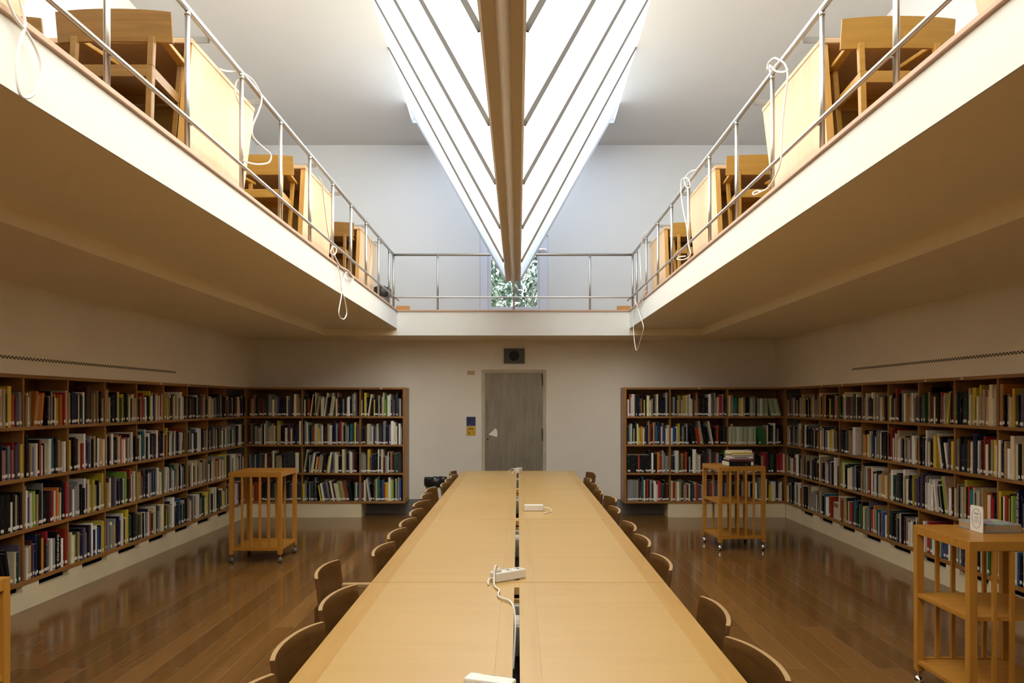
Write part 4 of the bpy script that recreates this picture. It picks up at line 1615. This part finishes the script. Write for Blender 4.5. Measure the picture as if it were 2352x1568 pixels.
XLc = OL + 0.040
railcable('thick white cable looping over the left gallery edge nearest the camera', XLc,
          [(38, -30), (52, 25), (57, 60), (45, 100), (38, 150), (43, 205), (55, 224), (78, 214), (95, 170), (88, 125), (62, 75), (35, 40), (12, -15)])
xl = RX0 - 0.028
railcable('white cable hanging in a big loop from the left top rail, nearest the camera', xl,
          [(502, 158), (520, 163), (548, 166), (563, 178), (545, 185), (540, 210), (549, 238)], None)
xl2 = RX0 + 0.034
railcable('white cable slung over the left top rail with a wide swinging loop', xl2,
          [(553, 170), (566, 172), (585, 190), (601, 225), (594, 255), (580, 290), (582, 315), (604, 338), (622, 355), (617, 373), (590, 377), (566, 372), (559, 368)])
railcable('white cable hanging down the end of the second left desk', OL - 0.135 - 0.0, [(733, 407), (741, 425), (746, 470), (752, 520), (757, 548)])
railcable('bundle of white cable hanging over the left gallery edge', OL + 0.036,
          [(764, 566), (759, 580), (768, 585), (773, 572), (764, 566), (770, 590), (783, 612), (800, 622), (812, 640), (800, 638), (795, 625), (788, 645), (784, 680), (778, 720), (788, 733), (796, 720), (792, 690), (785, 668), (782, 640), (776, 610)])
railcable('thin white cable hanging down the third left desk', OL - 0.135, [(843, 535), (850, 555), (854, 590), (851, 630), (853, 655)])
XR2 = RX1 - 0.034
railcable('white cable tied round the right top rail nearest the camera', XR2,
          [(1762, 160), (1765, 145), (1778, 133), (1790, 140), (1779, 152), (1770, 166), (1768, 150), (1782, 163), (1800, 165), (1810, 160)])
railcable('long white cable hanging from the right top rail down to the gallery edge', XR2,
          [(1790, 137), (1803, 148), (1809, 175), (1803, 230), (1797, 290), (1795, 345), (1793, 370), (1783, 400), (1765, 430), (1748, 440), (1733, 447), (1729, 443), (1738, 438), (1748, 439)])
railcable('white cable tied round the middle of the right top rail', XR2,
          [(1600, 390), (1588, 393), (1578, 402), (1572, 415), (1577, 430), (1585, 428), (1580, 410), (1566, 413), (1564, 440), (1569, 480), (1577, 520), (1581, 560), (1586, 585), (1570, 596), (1555, 595), (1560, 590), (1575, 588)])
railcable('longest white cable hanging over the right gallery edge near the back corner', OR_ - 0.036,
          [(1485, 532), (1478, 540), (1474, 560), (1470, 590), (1472, 640), (1465, 660), (1460, 690), (1466, 700), (1478, 665), (1484, 655), (1480, 668), (1466, 700), (1461, 705), (1455, 730), (1456, 770), (1460, 800),
           (1464, 803), (1470, 785), (1478, 755), (1474, 735), (1466, 708), (1475, 690), (1484, 668)])

# ------------------------------------------------------------------ bins


def waste_bin(label, x, y, z, r, h, bm_, lift):
    t = thing('waste_bin', label, 'bin', (x, y, z), 0, 'bins lined with black bags')
    MB().lathe([(r * 0.8, 0.0), (r, h), (r * 0.96, h), (r * 0.76, 0.012)], n=24).build('bin_body', bm_, t, smooth=True)
    R = random.Random(int(h * 1000))
    m = MB()
    n = 28
    prof = [(1.03, h - lift), (1.10, h - lift * 0.5), (1.07, h + 0.012), (0.97, h + 0.018), (0.90, h - 0.03)]
    vs = [((r * p + R.uniform(-0.012, 0.012)) * math.cos(2 * PI * k / n), (r * p + R.uniform(-0.012, 0.012)) * math.sin(2 * PI * k / n), zz + R.uniform(-0.012, 0.012)) for p, zz in prof for k in range(n)]
    fs = [(i * n + k, i * n + (k + 1) % n, (i + 1) * n + (k + 1) % n, (i + 1) * n + k) for i in range(len(prof) - 1) for k in range(n)]
    fs.append(tuple((len(prof) - 1) * n + k for k in range(n)))
    m._add(vs, fs)
    m.build('bin_bag', black_bag, t, smooth=True)


waste_bin('white bin with a black bag by the back wall left of the door', -1.13, 10.50, 0.0, 0.150, 0.56, bin_white, 0.10)
waste_bin('grey bin with a black bag on the left gallery by the back corner', -1.90, 10.62, UF + 0.0042, 0.115, 0.36, bin_grey, 0.12)
